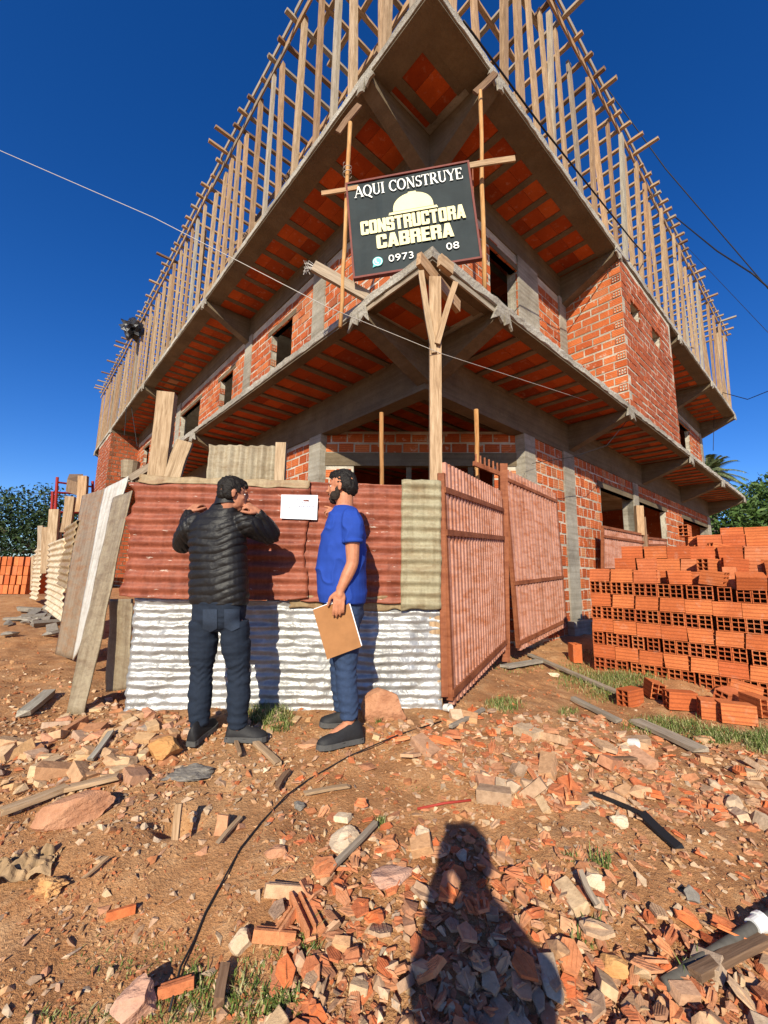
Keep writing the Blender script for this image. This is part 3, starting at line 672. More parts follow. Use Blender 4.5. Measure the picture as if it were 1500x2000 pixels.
for t_, x_, y_, w_ in (('CONSTRUCTORA', .08, .415, .85), ('CABRERA', .20, .245, .62)):
    m = MB(); serif(m, t_, SW*x_, SHH*y_, SW*w_, SHH*.145, hv=True); sg_build(m, 'lettering', 'sign_cream', panel)
sg_text('0973', 'sign_white', SW*.385, SHH*.125, SW*.20, SHH*.07, .0, 1.05); sg_text('08', 'sign_white', SW*.80, SHH*.15, SW*.10, SHH*.07, .0, 1.05)
m = MB(); hx, hy, hw, hh = SW*.525, SHH*.605, SW*.165, SHH*.175   # the hard hat
pts = [(hx+hw*math.cos(a), hy+hh*math.sin(a)**.8) for a in [math.pi*i/20 for i in range(21)]]
pts = [(hx+hw*1.0, hy)]+pts+[(hx-hw*1.0, hy)]
P = [(x, y, .0275) for x, y in pts]; m.add(P, [tuple(range(len(P)))], .5)
m.add([(hx-hw*1.25, hy-.035, .0278), (hx+hw*1.2, hy-.035, .0278), (hx+hw*1.15, hy-.005, .0278), (hx-hw*1.2, hy-.005, .0278)], [(0, 1, 2, 3)], .5)
m.add([(hx-hw*.22, hy+hh*.9, .028), (hx+hw*.25, hy+hh*.9, .028), (hx+hw*.2, hy+hh*1.06, .028), (hx-hw*.18, hy+hh*1.06, .028)], [(0, 1, 2, 3)], .5)
sg_build(m, 'hard_hat_emblem', 'sign_cream', panel)
m = MB(); cx, cy, r = SW*.195, SHH*.115, SW*.042
m.add([(cx+r*math.cos(a), cy+r*math.sin(a), .0275) for a in [2*math.pi*i/24 for i in range(24)]], [tuple(range(24))], .5)
m.add([(cx-r*1.05, cy-r*1.15, .0274), (cx-r*.3, cy-r*.9, .0274), (cx-r*.85, cy-r*.3, .0274)], [(0, 1, 2)], .5)
em = sg_build(m, 'phone_emblem', 'sign_teal', panel)
m = MB()
for i in range(18):
    a, b = 2*math.pi*i/18, 2*math.pi*(i+1)/18; m.add([(cx+r*k*math.cos(q), cy+r*k*math.sin(q), .0285) for q, k in ((a, .74), (a, .86), (b, .86), (b, .74))], [(0, 1, 2, 3)], .5)
for i in range(6):
    a, b = math.radians(150+20*i), math.radians(170+20*i); m.add([(cx+r*.15+r*k*math.cos(q), cy+r*.2+r*k*math.sin(q), .0285) for q, k in ((a, .42), (a, .66), (b, .66), (b, .42))], [(0, 1, 2, 3)], .5)
sg_build(m, 'handset', 'sign_white', em)
def pole(name, pts, rad, mat, lab, cat, grp=None):
    m = MB(); P = []
    for a, b in zip(pts, pts[1:]):
        n = 8
        for i in range(n): P.append(Vector(a).lerp(Vector(b), i/n)+Vector((rnd.uniform(-.006, .006), rnd.uniform(-.006, .006), 0)))
    P.append(Vector(pts[-1])); m.tube(P, [rad*(1+rnd.uniform(-.08, .08)) for _ in P], 8)
    return tag(m.build(name, mat, smooth=True, loc=P[0]), lab, cat, grp)
pole('wooden_pole', [at(665, 640, 4.22), at(684, 240, 4.22)], .024, 'wood_pole', 'thin round wooden pole left of the sign, tied with wire', 'pole')
pole('wooden_pole', [at(946, 566, 4.2), at(938, 178, 4.2)], .025, 'wood_pole', 'thin round wooden pole right of the sign, standing on the lower slab', 'pole')
tag(board('pole_head_plate', at(660, 262, 4.22)+ZU*.02, at(702, 208, 4.22)+ZU*.02, .07, .025, 'wood_dark', side=ZU), 'short board between the left sign pole and the upper slab', 'board')
tag(board('pole_head_plate', at(928, 185, 4.2)+ZU*.02, at(968, 146, 4.2)+ZU*.02, .08, .03, 'wood_dark', side=ZU), 'short board between the right sign pole and the upper slab', 'board')
tag(board('cross_batten', at(628, 378, 4.19), at(700, 366, 4.14)+BR*.0, .055, .02, 'wood', side=ZU), 'short wooden batten poking out left of the sign behind its pole', 'batten')
tag(board('cross_batten', at(905, 326, 4.06), at(1006, 310, 4.0), .07, .02, 'wood', side=ZU), 'wooden batten poking out right of the sign in front of its pole', 'batten')
m = MB(); m.tube([at(678, 345, 4.2)+Vector((.05*math.cos(a), .04*math.sin(a), .01*a)) for a in [i*.5 for i in range(34)]], .004, 5)
tag(m.build('wire_tie', 'wire'), 'twisted wire loop tied round the left sign pole', 'wire')
for i, (q, w) in enumerate(((700, .03), (923, .02))):
    m = MB(); a = at(q, 370 if i == 0 else 330, 4.2); b = at(q+2, 385 if i == 0 else 395, 4.2); m.tube([a, b], .008, 6)
    tag(m.build('steel_bar', 'gate_rust'), ('short rusty bar beside the top left corner of the sign', 'short rusty bar beside the top right corner of the sign')[i], 'bar')
# timber post with two struts at the slab corner, and the boards on its head
p0, p1 = at(849, 1000, 3.44), at(849, 545, 3.44); p0.z = .5
cp = tag(board('timber_post', p0, p1, .105, .075, 'wood', side=Vector((1, 0, 0))), 'tall square timber post holding up the slab corner above the fence', 'timber post')
tag(board('timber_strut', at(848, 690, 3.40), at(822, 530, 3.36), .05, .03, 'wood', side=Vector((1, 0, 0))), 'short slanted strut nailed to the left of the tall corner post', 'strut')
tag(board('timber_strut', at(854, 672, 3.38), at(890, 552, 3.38), .05, .03, 'wood', side=Vector((1, 0, 0))), 'short slanted strut nailed to the right of the tall corner post', 'strut')
tag(board('head_board', at(818, 505, 3.34), at(895, 600, 3.9), .13, .05, 'wood', side=ZU), 'thick board lying under the slab corner on top of the tall post', 'board')
tag(board('head_board', at(858, 508, 3.40), at(882, 528, 3.5), .12, .05, 'wood', side=ZU), 'short board end wedged at the right of the slab corner', 'board')
tag(board('form_board', bp(.10, .03, LBT-.012), bp(1.0, .03, LBT-.012), .05, .02, 'wood_grey', side=ZU), 'long thin form board under the left edge of the lower slab corner', 'form board')
tag(board('form_board', bp(.03, .14, LBT-.012), bp(.03, 1.08, LBT-.03), .05, .02, 'wood_grey', side=ZU), 'long thin form board under the right edge of the lower slab corner', 'form board')
tag(board('projecting_plank', at(612, 520, 4.15), at(718, 580, 4.3), .13, .05, 'wood_grey', side=ZU), 'grey plank with frayed end poking out left of the lower slab corner', 'plank')
m = MB()
for i in range(9):
    a = at(616, 522, 4.15)+Vector((rnd.uniform(-.02, .02),)*3); m.tube([a, a+Vector((rnd.uniform(-.16, -.02), 0, rnd.uniform(-.05, .09))), a+Vector((rnd.uniform(-.2, .0), .02, rnd.uniform(-.08, .1)))], .004, 4)
tag(m.build('wire_scraps', 'wire'), 'tangle of pale wire on the frayed end of the projecting plank', 'wire')
# inner round props under the ground floor beam
pole('wooden_pole', [Vector((.02, 5.2, .5)), at(745, 806, 5.2)], .03, 'wood_pole', 'round wooden prop behind the fence under the left beam', 'pole')
q = at(930, 800, 5.3); pole('wooden_pole', [Vector((q.x, q.y, .5)), q], .03, 'wood_pole', 'round wooden prop behind the iron gate under the right beam', 'pole')
# ------------------------------------------------------------------ corrugated fence
def sheet(name, x0, x1, z0, z1, yf, wl, amp, mat, lab, cat='metal sheet', horiz=True, dent=.004, seed=0, rag=.01, th=.0025, jag_r=0, jag_l=0, lean=0.0, grp=None):
    """corrugated sheet standing in a vertical plane; yf(x) gives its depth; ridges run across"""
    w, h = x1-x0, z1-z0; nx = max(8, int(w/.022)); nz = max(8, int(h/(wl/8 if horiz else .03)))
    if not horiz: nx = max(8, int(w/(wl/8))); nz = max(8, int(h/.03))
    u = np.linspace(0, 1, nx+1); v = np.linspace(0, 1, nz+1); U, Vv = np.meshgrid(u, v)
    xl = x0+jag_l*fbm(Vv*6, Vv*0+seed, seed, 3)+rag*vnoise(Vv*9, Vv*0+3, seed); xr = x1+jag_r*fbm(Vv*7, Vv*0+1, seed+1, 3)+rag*vnoise(Vv*8, Vv*0+9, seed)
    Xx = xl+(xr-xl)*U
    zb = z0+rag*vnoise(U*12, U*0+5, seed+2)+.02*vnoise(U*3, U*0, seed+7); zt = z1+rag*vnoise(U*10, U*0+2, seed+3)
    Zz = zb+(zt-zb)*Vv
    ph = (Zz+.01*fbm(Xx*1.5, Zz*.5, seed+4)+ .004*Xx)/wl*2*np.pi if horiz else (Xx+.006*vnoise(Xx, Zz*2, seed))/wl*2*np.pi
    Yy = yf(Xx)+amp*np.cos(ph)*(1+.25*fbm(Xx*2, Zz*3, seed+5))+dent*fbm(Xx*5, Zz*7, seed+6)*3+dent*vnoise(Xx*22, Zz*26, seed+8)*1.6+lean*(Zz-z0)
    co = np.stack([Xx, Yy, Zz], -1).reshape(-1, 3); cb = co.copy(); cb[:, 1] += th; n = len(co)
    i = np.arange(n).reshape(nz+1, nx+1); q = np.stack([i[:-1, :-1], i[:-1, 1:], i[1:, 1:], i[1:, :-1]], -1).reshape(-1, 4)
    ring = list(i[0, :])+list(i[1:, -1])+list(i[-1, -2::-1])+list(i[-2:0:-1, 0]); sd_ = [(b, a, a+n, b+n) for a, b in zip(ring, ring[1:]+ring[:1])]
    me = bpy.data.meshes.new(name); c0 = np.array([x0, float(yf(np.array(x0))), z0]); me.from_pydata((np.vstack([co, cb])-c0).tolist(), [], q.tolist()+(q[:, ::-1]+n).tolist()+sd_)
    me.materials.append(MT[mat]); me.polygons.foreach_set('use_smooth', [True]*len(me.polygons)); me.update()
    o = link(name, me, None, Vector(c0)); return tag(o, lab, cat, grp)
FX0, FX1 = -1.99, .47
fy = lambda x: 3.2+(np.asarray(x)+1.9)*.062
sheet('corrugated_sheet', -1.97, -.60, 1.30, 2.19, lambda x: fy(x)-.012, .088, .011, 'sheet_red', 'rust red corrugated sheet behind the man in the black jacket', seed=3, jag_r=.05, jag_l=.06, dent=.0035)
sheet('corrugated_sheet', -.64, .165, 1.28, 2.235, lambda x: fy(x)+.012, .088, .009, 'sheet_red', 'rust red corrugated sheet behind the man in the blue shirt', seed=8, dent=.005)
sheet('corrugated_sheet', .14, .465, 1.235, 2.28, lambda x: fy(x)-.006, .088, .011, 'sheet_olive', 'faded olive corrugated sheet at the right end of the fence', seed=12, dent=.0025)
sheet('sheet_strip', -1.93, -.60, 2.185, 2.245, lambda x: fy(x)-.02, .16, .008, 'sheet_tan', 'pale tan metal strip folded over the top of the left red sheet', seed=21, dent=.004, rag=.02)
sheet('sheet_strip', -.72, .17, 1.225, 1.33, lambda x: fy(x)+.024, .3, .006, 'sheet_tan', 'tan metal strip showing below the right red sheet', seed=25, dent=.004, rag=.03)
sheet('corrugated_sheet', -1.90, .475, .47, 1.29, lambda x: fy(x)+.045, .062, .0068, 'silver', 'crumpled silver corrugated sheet along the bottom of the fence', seed=31, dent=.011, rag=.012)
tag(board('fence_post', Vector((-.88, 3.38, .4)), at(550, 866, 3.40), .085, .06, 'wood', side=Vector((1, 0, 0))), 'wooden fence post rising behind the fence between the two men', 'fence post')
tag(board('fence_rail', Vector((-1.92, 3.36, 1.9)), Vector((.45, 3.5, 1.95)), .07, .05, 'wood_grey', side=ZU), 'wooden rail behind the upper corrugated sheets', 'fence rail')
tag(board('fence_rail', Vector((-1.88, 3.36, .95)), Vector((.45, 3.5, 1.0)), .07, .05, 'wood_grey', side=ZU), 'wooden rail behind the silver sheet', 'fence rail')
# pinned sheet of paper with typed lines
pc = [at(550, 967, 3.245), at(621, 968, 3.285), at(619, 1016, 3.285), at(548, 1013, 3.245)]
n_ = (pc[1]-pc[0]).cross(pc[3]-pc[0]).normalized(); n_ = n_ if n_.y < 0 else -n_
m = MB(); V = []; F = []; K = 8
for j in range(K+1):
    for i in range(K+1):
        p = pc[0].lerp(pc[1], i/K).lerp(pc[3].lerp(pc[2], i/K), j/K); V.append(p+n_*(.020+.004*math.sin(i*.9)*math.sin(j*.7)))
for j in range(K):
    for i in range(K): F.append((j*(K+1)+i, (j+1)*(K+1)+i, (j+1)*(K+1)+i+1, j*(K+1)+i+1))
nv = len(V); m.add(V+[v-n_*.0008 for v in V], F+[tuple(k+nv for k in f[::-1]) for f in F], .5)
pap = tag(m.build('paper_notice', 'paper', loc=pc[0]), 'white typed paper notice stuck on the red sheets between the men', 'paper notice')
m = MB(); pu = (pc[1]-pc[0]); pv = (pc[3]-pc[0])
for (a, b, v, h) in ((.38, .66, .07, .02), (.22, .78, .17, .022), (.14, .88, .27, .03), (.28, .72, .36, .022), (.1, .9, .45, .03), (.2, .82, .52, .018), (.2, .55, .62, .018), (.6, .9, .66, .018), (.42, .58, .77, .025)):
    x = a
    while x < b:
        w = rnd.uniform(.02, .07); w = min(w, b-x); p = pc[0]+pu*x+pv*v+n_*.0262; m.add([p, p+pv*h, p+pv*h+pu*w, p+pu*w], [(0, 1, 2, 3)], .5); x += w+.012
m.build('printed_lines', 'ink', pap)
# things rising behind the fence on the left
tp = board('timber_post', at(305, 960, 3.9), at(327, 769, 3.9), .16, .11, 'wood', side=Vector((1, .2, 0))); tag(tp, 'thick leaning timber rising behind the left end of the fence', 'timber post')
tag(board('leaning_plank', at(335, 940, 3.75), at(362, 862, 3.75), .15, .03, 'wood', side=Vector((1, 0, .2))), 'short wide plank between the thick timber and the grey corrugated sheet', 'plank')
tag(board('leaning_batten', at(255, 935, 4.1), at(345, 878, 4.1), .07, .04, 'wood_grey', side=ZU), 'slanting batten left of the thick leaning timber', 'batten')
o = sheet('corrugated_sheet', -1.56, -.90, 2.1, 2.62, lambda x: 3.55+0*np.asarray(x), .095, .014, 'sheet_grey', 'weathered grey corrugated sheet standing upright behind the top of the fence', horiz=False, seed=41, dent=.004)
# leaning and upright sheets closing the left side
def flat(name, c, mat, lab, th=.012, wave=.004, nu=14, nv=30, seed=0, cor=0, wl=.08, alongv=True, grp=None, cat='sheet', jag=.005):
    """sheet through four corners bl, br, tr, tl with waviness; cor = corrugation height"""
    n = (c[1]-c[0]).cross(c[3]-c[0]).normalized(); n = n if n.y < 0 else -n; V = []
    W_ = (c[1]-c[0]).length; H_ = (c[3]-c[0]).length
    if cor: nu, nv = (12, int(H_/wl*8)) if alongv else (int(W_/wl*8), 12)
    for j in range(nv+1):
        for i in range(nu+1):
            u, v = i/nu, j/nv; e = 1 if i in (0, nu) else 0
            p = c[0].lerp(c[1], u).lerp(c[3].lerp(c[2], u), v)+(c[1]-c[0]).normalized()*e*jag*float(fbm(v*9, u*3, seed, 3))*2
            d = wave*3*float(fbm(u*3, v*4, seed+1, 3))+(cor*math.cos((v*H_ if alongv else u*W_)/wl*2*math.pi) if cor else 0); V.append(p+n*d)
    F = []; q = len(V)
    for j in range(nv):
        for i in range(nu): a = j*(nu+1)+i; F += [(a, a+1, a+nu+2, a+nu+1), (a+q, a+nu+1+q, a+nu+2+q, a+1+q)]
    i_ = lambda i, j: j*(nu+1)+i
    ring = [i_(i, 0) for i in range(nu+1)]+[i_(nu, j) for j in range(1, nv+1)]+[i_(i, nv) for i in range(nu-1, -1, -1)]+[i_(0, j) for j in range(nv-1, 0, -1)]
    F += [(b, a, a+q, b+q) for a, b in zip(ring, ring[1:]+ring[:1])]
    m = MB(); m.add(V+[v-n*th for v in V], F, .5); o = m.build(name, mat, smooth=True, loc=c[0]); return tag(o, lab, cat, grp)
flat('fibre_board', [at(129, 1392, 3.25), at(162, 1402, 3.22), at(258, 958, 3.55), at(219, 972, 3.85)], 'panel_grey', 'tall grey fibre cement board leaning against the left end of the fence', seed=51, jag=.006)
flat('fibre_board', [at(205, 1352, 3.6), at(252, 1345, 3.3), at(257, 1170, 3.3), at(215, 1170, 3.6)], 'panel_grey', 'short grey board upright in the shade behind the leaning board', seed=55)
flat('white_board', [at(141, 1290, 4.1), at(156, 1262, 3.75), at(249, 930, 4.0), at(203, 955, 4.6)], 'panel_white', 'narrow white board leaning beside the tall grey board', seed=58)
flat('fibre_board', [at(107, 1278, 4.9), at(142, 1288, 4.4), at(203, 955, 4.75), at(160, 968, 5.4)], 'panel_brown', 'grey and brown stained board leaning left of the white board', seed=62)
flat('corrugated_sheet', [at(112, 1140, 5.9), at(130, 1150, 5.2), at(150, 1015, 5.2), at(126, 1030, 5.9)], 'sheet_tan', 'brown tinted corrugated sheet behind the leaning boards', seed=66, cor=.012, wl=.085, cat='metal sheet')
flat('corrugated_sheet', [at(88, 1188, 6.7), at(122, 1215, 5.6), at(126, 1050, 5.7), at(95, 1062, 6.8)], 'sheet_white', 'whitish corrugated sheet in the receding left fence', seed=70, cor=.014, wl=.085, cat='metal sheet')
flat('corrugated_sheet', [at(58, 1168, 8.6), at(72, 1172, 8.0), at(84, 1068, 8.0), at(69, 1072, 8.8)], 'sheet_white', 'narrow pale corrugated sheet at the far end of the left fence', seed=74, cor=.016, wl=.09, cat='metal sheet')
for i, (x0, y0, x1, y1, Y, w, lab) in enumerate(((98, 1110, 107, 995, 6.9, .14, 'wooden post against the red scaffold'), (128, 1040, 138, 970, 6.0, .12, 'wooden post topped by a board left of the stained board'), (157, 1000, 163, 930, 5.6, .11, 'wooden post behind the top of the stained board'),
        (76, 1130, 80, 1027, 8.4, .09, 'grey wooden post at the far end of the left fence'), (86, 1120, 89, 1030, 8.0, .10, 'yellowish wooden post at the far end of the left fence'), (66, 1150, 68, 1085, 9.4, .12, 'low grey post farthest along the left fence'), (113, 1060, 115, 1022, 7, .07, 'thin stake behind the whitish corrugated sheet'))):
    tag(board('fence_post', at(x0, y0, Y), at(x1, y1, Y), w, .06, 'wood' if i != 3 else 'wood_grey', side=Vector((1, .2, 0))), lab, 'fence post')
sc = empty('scaffold', at(120, 1100, 8.5), 'red tubular steel scaffold with a plank tray behind the left fence', 'scaffold')
tubes = [((100, 1120, 8.6), (112, 932, 8.6)), ((95, 1120, 9), (103, 960, 9)), ((125, 1070, 8), (135, 985, 8)), ((181, 1060, 9.2), (181, 940, 9.2))]
for a, b in tubes: m = MB(); m.tube([at(*a), at(*b)], .028, 8); m.build('standard', 'red_metal', sc)
for a, b in (((112, 942, 8.6), (182, 951, 9.2)), ((112, 962, 8.6), (182, 966, 9.2)), ((102, 1036, 8.6), (180, 1038, 9.2)), ((108, 1000, 8.6), (180, 1002, 9.2))): m = MB(); m.tube([at(*a), at(*b)], .02, 8); m.build('ledger', 'red_metal', sc)
m = MB(); a, b, c_, d = at(128, 960, 8), at(160, 970, 8), at(160, 943, 9), at(133, 943, 9); m.add([a, b, c_, d, a+ZU*.25, b+ZU*.25, c_+ZU*.2, d+ZU*.2], [(3, 2, 1, 0), (4, 5, 6, 7), (0, 1, 5, 4), (1, 2, 6, 5), (2, 3, 7, 6), (3, 0, 4, 7)], .3); m.build('plank_tray', 'wood_dark', sc)
for (x, y, x2, y2, Y) in ((243, 850, 247, 795, 15), (268, 872, 256, 790, 15)):
    m = MB(); m.tube([at(x, y, Y), at(x2, y2, Y)], .012, 5); tag(m.build('hoist_rope', 'cable'), 'dark rope hanging under the upper slab above the stair box%s' % (', left strand' if x == 243 else ', right strand'), 'rope')
m = MB(); a = at(252, 935, 7.4); m.tube([a, a+ZU*.32], [.13, .16], 12); tag(m.build('metal_bucket', 'panel_grey', loc=a), 'grey metal bucket hanging above the top of the white board', 'bucket')
# ------------------------------------------------------------------ iron gates
def gate(name, bl, br_, tl, tr, nb, rails, lab, over=.10, bar=.03):
    g = empty(name, bl, lab, 'iron gate'); n = (br_-bl).cross(tl-bl).normalized(); n = n if n.y < 0 else -n; u = (br_-bl).normalized()
    L_ = lambda a, b: bl.lerp(br_, a).lerp(tl.lerp(tr, a), b)
    m = MB()
    for i in range(nb):
        a = (i+.5)/nb; p, q = L_(a, 0)-ZU*over*.6, L_(a, 1)+ZU*over; m.beam(p, q, (br_-bl).length/nb*.55, bar*1.6, n)
    mm = m.build('bars', 'gate_metal', g); mm['kind'] = 'part'
    del mm['kind']
    m = MB(); m.obox(bl-n*.022, (br_-bl)*1.0, n*.002, (tl-bl)*1.0, .5); 
    V = [L_(0, 0)-n*.02, L_(1, 0)-n*.02, L_(1, 1)-n*.02, L_(0, 1)-n*.02]; m = MB(); m.add(V+[v-n*.003 for v in V], [(0, 1, 2, 3), (7, 6, 5, 4), (0, 4, 5, 1), (1, 5, 6, 2), (2, 6, 7, 3), (3, 7, 4, 0)], .5); m.build('backing_sheet', 'gate_rust', g)
    for r in rails: m = MB(); m.beam(L_(-.01, r)+n*.02, L_(1.01, r)+n*.02, .05, .035, n); m.build('rail', 'gate_rust', g)
    for a in (0, 1): m = MB(); m.beam(L_(a, -.01), L_(a, 1.0), .045, .05, n); m.build('stile', 'gate_rust', g)
    return g
gate('iron_gate', at(880, 1362, 3.42), at(985, 1258, 5.35), at(863, 925, 3.42), at(978, 975, 5.35), 22, (.02, .72, .92), 'near pinkish rusty iron gate leaf between the fence and the rusty post')
gate('iron_gate', at(1012, 1262, 5.7), at(1104, 1216, 7.15), at(985, 930, 5.6), at(1084, 975, 7.1), 17, (.02, .36, .98), 'tall pinkish iron gate leaf leaning ajar near the concrete column')
pg = at(986, 1275, 5.45); m = MB(); m.beam(Vector((pg.x, pg.y, pg.z-.1)), at(982, 907, 5.45), .10, .10, (0, 1, 0)); tag(m.build('gate_post', 'gate_rust'), 'rusty square iron post between the two gate leaves', 'gate post')
m = MB(); m.beam(at(868, 1360, 3.39), at(860, 925, 3.39), .05, .04, (0, 1, 0)); tag(m.build('gate_post', 'gate_rust'), 'slim rusty iron post at the right end of the corrugated fence', 'gate post')
m = MB(); a, b = at(925, 905, 5.0), at(975, 925, 5.3)
m.beam(a, b, .03, .06)
for i in range(6): p = a.lerp(b, (i+.5)/6); m.beam(p, p+ZU*.13, .035, .02)
tag(m.build('spiked_rail', 'gate_rust'), 'short rusty spiked rail sticking out left of the gate post', 'iron rail')
for k, (a, b, Y0, Y1, lab) in enumerate((((1177, 1110), (1262, 1110), 8.1, 9.4, 'low rusty sheet metal panel closing the first ground floor opening'), ((1264, 1110), (1300, 1100), 9.6, 10.7, 'low pinkish sheet metal panel closing the second ground floor opening'))):
    gate('low_gate', at(a[0], a[1], Y0), at(b[0], b[1], Y1), at(a[0], 1027 if k == 0 else 1049, Y0), at(b[0], 1044 if k == 0 else 1053, Y1), 26, (.97, .75), lab, 0.0, .02)
tag(board('rusty_post', at(1262, 1110, 9.3), at(1253, 1010, 9.3), .12, .1, 'wood_dark', side=Vector((1, 0, 0))), 'reddish wooden post between the two low metal panels', 'post')
tag(board('door_frame_post', at(1250, 1045, 9.2), at(1247, 988, 9.2), .16, .1, 'wood', side=Vector((1, 0, 0))), 'pale wooden frame post in front of the column between the ground floor openings', 'post')
# ------------------------------------------------------------------ wires
def wire(pts, r, mat, lab, sag=.0):
    m = MB(); P = []
    for a, b in zip(pts, pts[1:]):
        for i in range(10): f = i/10; P.append(a.lerp(b, f)-ZU*sag*4*f*(1-f))
    P.append(pts[-1]); m.tube(P, r, 5); tag(m.build('cable', mat, loc=P[0], smooth=True), lab, 'cable')
wire([at(-60, 268, 3.2), at(300, 425, 3.0), at(640, 600, 2.9), at(860, 690, 3.4), at(1200, 800, 8.0)], .003, 'wire', 'thin pale line crossing from the upper left sky to the lower slab on the right', .0)
wire([at(905, 40, 3.6), at(1060, 250, 4.6), at(1235, 470, 7), at(1262, 500, 8)], .012, 'cable', 'black cable running down across the timber props above the right facade')
wire([at(1140, 110, 9), at(1300, 330, 9), at(1510, 575, 9)], .012, 'cable', 'long straight black cable in the sky right of the building', .0)
wire([at(1320, 425, 12), at(1400, 490, 10), at(1470, 535, 9), at(1510, 570, 9)], .018, 'cable', 'thick sagging black cable joining the long one at the right edge', .0)
wire([at(1330, 470, 12), at(1510, 660, 9)], .006, 'cable', 'faint thin cable lowest in the sky on the right')
wire([at(1405, 765, 14), at(1460, 780, 12), at(1510, 760, 11)], .012, 'cable', 'black cable drooping from the far end of the upper slab')
wire([at(1228, 818, 7.4), at(1185, 870, 7), at(1120, 892, 6.5), at(1040, 905, 6.2)], .006, 'cable', 'thin wire hanging from the bracket above the brick pile to the gate')
wire([at(-20, 955, 14), at(120, 968, 13), at(250, 962, 13)], .01, 'cable', 'thin cable low in the sky on the far left')
wire([at(1395, 800, 15), at(1393, 880, 15)], .01, 'cable', 'short wire hanging under the far right corner of the upper slab')
# ------------------------------------------------------------------ hollow bricks
def brick_mesh():
    m = MB(); L_, W_, H_ = .25, .123, .158; t = .010
    X0 = Vector((-L_/2, 0, 0)); ex = Vector((L_, 0, 0))
    for y in (-W_/2, W_/2-t): m.obox(X0+Vector((0, y, 0)), ex, Vector((0, t, 0)), Vector((0, 0, H_)), .5)
    for z in (0, H_-t): m.obox(X0+Vector((0, -W_/2+t, z+(.0006 if z else 0))), ex, Vector((0, W_-2*t, 0)), Vector((0, 0, t-.0006)), .5)
    ti = .008
    m.obox(X0+Vector((.001, -ti/2, t)), ex*.992, Vector((0, ti, 0)), Vector((0, 0, H_-2*t)), .5)
    for k in (1, 2):
        z = H_*k/3-ti/2
        for y0, y1 in ((-W_/2+t, -ti/2), (ti/2, W_/2-t)): m.obox(X0+Vector((.001, y0, z)), ex*.992, Vector((0, y1-y0, 0)), Vector((0, 0, ti)), .5)
    return m.mesh('hollow_brick', 'brick_obj')
BM = brick_mesh()
BMS = [BM]
for k_ in range(4):
    b_ = BM.copy(); r_ = random.Random(k_)
    cs = [(r_.choice((-.125, .125)), r_.choice((-.0615, .0615)), r_.choice((0, .158))) for _ in range(3)]
    for v in b_.vertices:
        for (x_, y_, z_) in cs:
            d_ = math.dist(v.co, (x_, y_, z_))
            if d_ < .016: v.co.x -= math.copysign(.014, x_)
        v.co += Vector((r_.uniform(-.0007, .0007), r_.uniform(-.0005, .0005), r_.uniform(-.0005, .0005)))
    BMS.append(b_)
HBL = 'hollow clay brick in the big pile on the right'
NB = [0]
def hbrick(p, ax, lab, grp, tilt=(0, 0), roll=0):
    """p: low centre; ax: horizontal direction of its length"""
    o = bpy.data.objects.new('hollow_brick', rnd.choice(BMS)); COL.objects.link(o); o.location = p
    o.rotation_euler = (roll+tilt[0], tilt[1], math.atan2(ax.y, ax.x)); NB[0] += 1
    return tag(o, lab, 'brick', grp)
PP = Vector((2.76, 5.60, 0)); PD = Vector((.759, -.651, 0)).normalized(); PB = Vector((.651, .759, 0)).normalized(); PH = .1625
pz = lambda x: .335-.03*x
def J(a): return rnd.uniform(-a, a)
for c in range(8):
    if c % 2 == 0:
        x = .063
        while x < 2.45:
            if not (c == 6 and x > 1.9 and rnd.random() < .4):
                hbrick(PP+PD*x+PB*(.125+J(.006))+ZU*(pz(x)+c*PH+J(.002)), (PB+PD*J(.010)).normalized(), 'hollow brick laid end on in the front of the big pile, six cells showing', 'end-on bricks of the pile front', (0, 0))
            x += .1265+(.035 if rnd.random() < .12 else 0)+J(.002)
    else:
        x = .126
        while x < 2.5:
            if not (c == 7 and (.85 < x < 1.9) and rnd.random() < .75):
                hbrick(PP+PD*x+PB*(.063+J(.005))+ZU*(pz(x)+c*PH+J(.002)), (PD+PB*J(.010)).normalized(), 'hollow brick laid lengthwise in the front face of the big pile, grooved side out', 'lengthwise bricks of the pile front')
                if c == 7: hbrick(PP+PD*(x+J(.02))+PB*.19+ZU*(pz(x)+c*PH), PD, 'grooved brick in the stepped rows on top of the big pile', 'bricks in the stepped rows of the pile')
            x += .2545+J(.002)
TIER = []
for k in range(1, 7):
    for c in range(7, 7+min(k, 3)+(k > 5)+1 if k > 1 else 8):
        x = .1+.13*(k-1)+.10*(c-7)+(.35 if c > 9 else 0)
        while x < 2.6+.1*k:
            top = c == 7+min(k, 3)+(k > 5)
            if not top and k > 2: TIER.append((x, k, c))
            elif not (top and rnd.random() < (.35 if k < 4 else .2)) and (c < 11 or x < 1.9 or x > 2.3):
                for w in ((0,) if not top or k > 4 else (0, 1)):
                    hbrick(PP+PD*(x+J(.02))+PB*(.25*k+.07+.127*w+J(.01))+ZU*(pz(x)+c*PH), (PD+PB*J(.06)).normalized(), 'grooved brick in the stepped rows on top of the big pile', 'bricks in the stepped rows of the pile')
            x += .2545+J(.012)
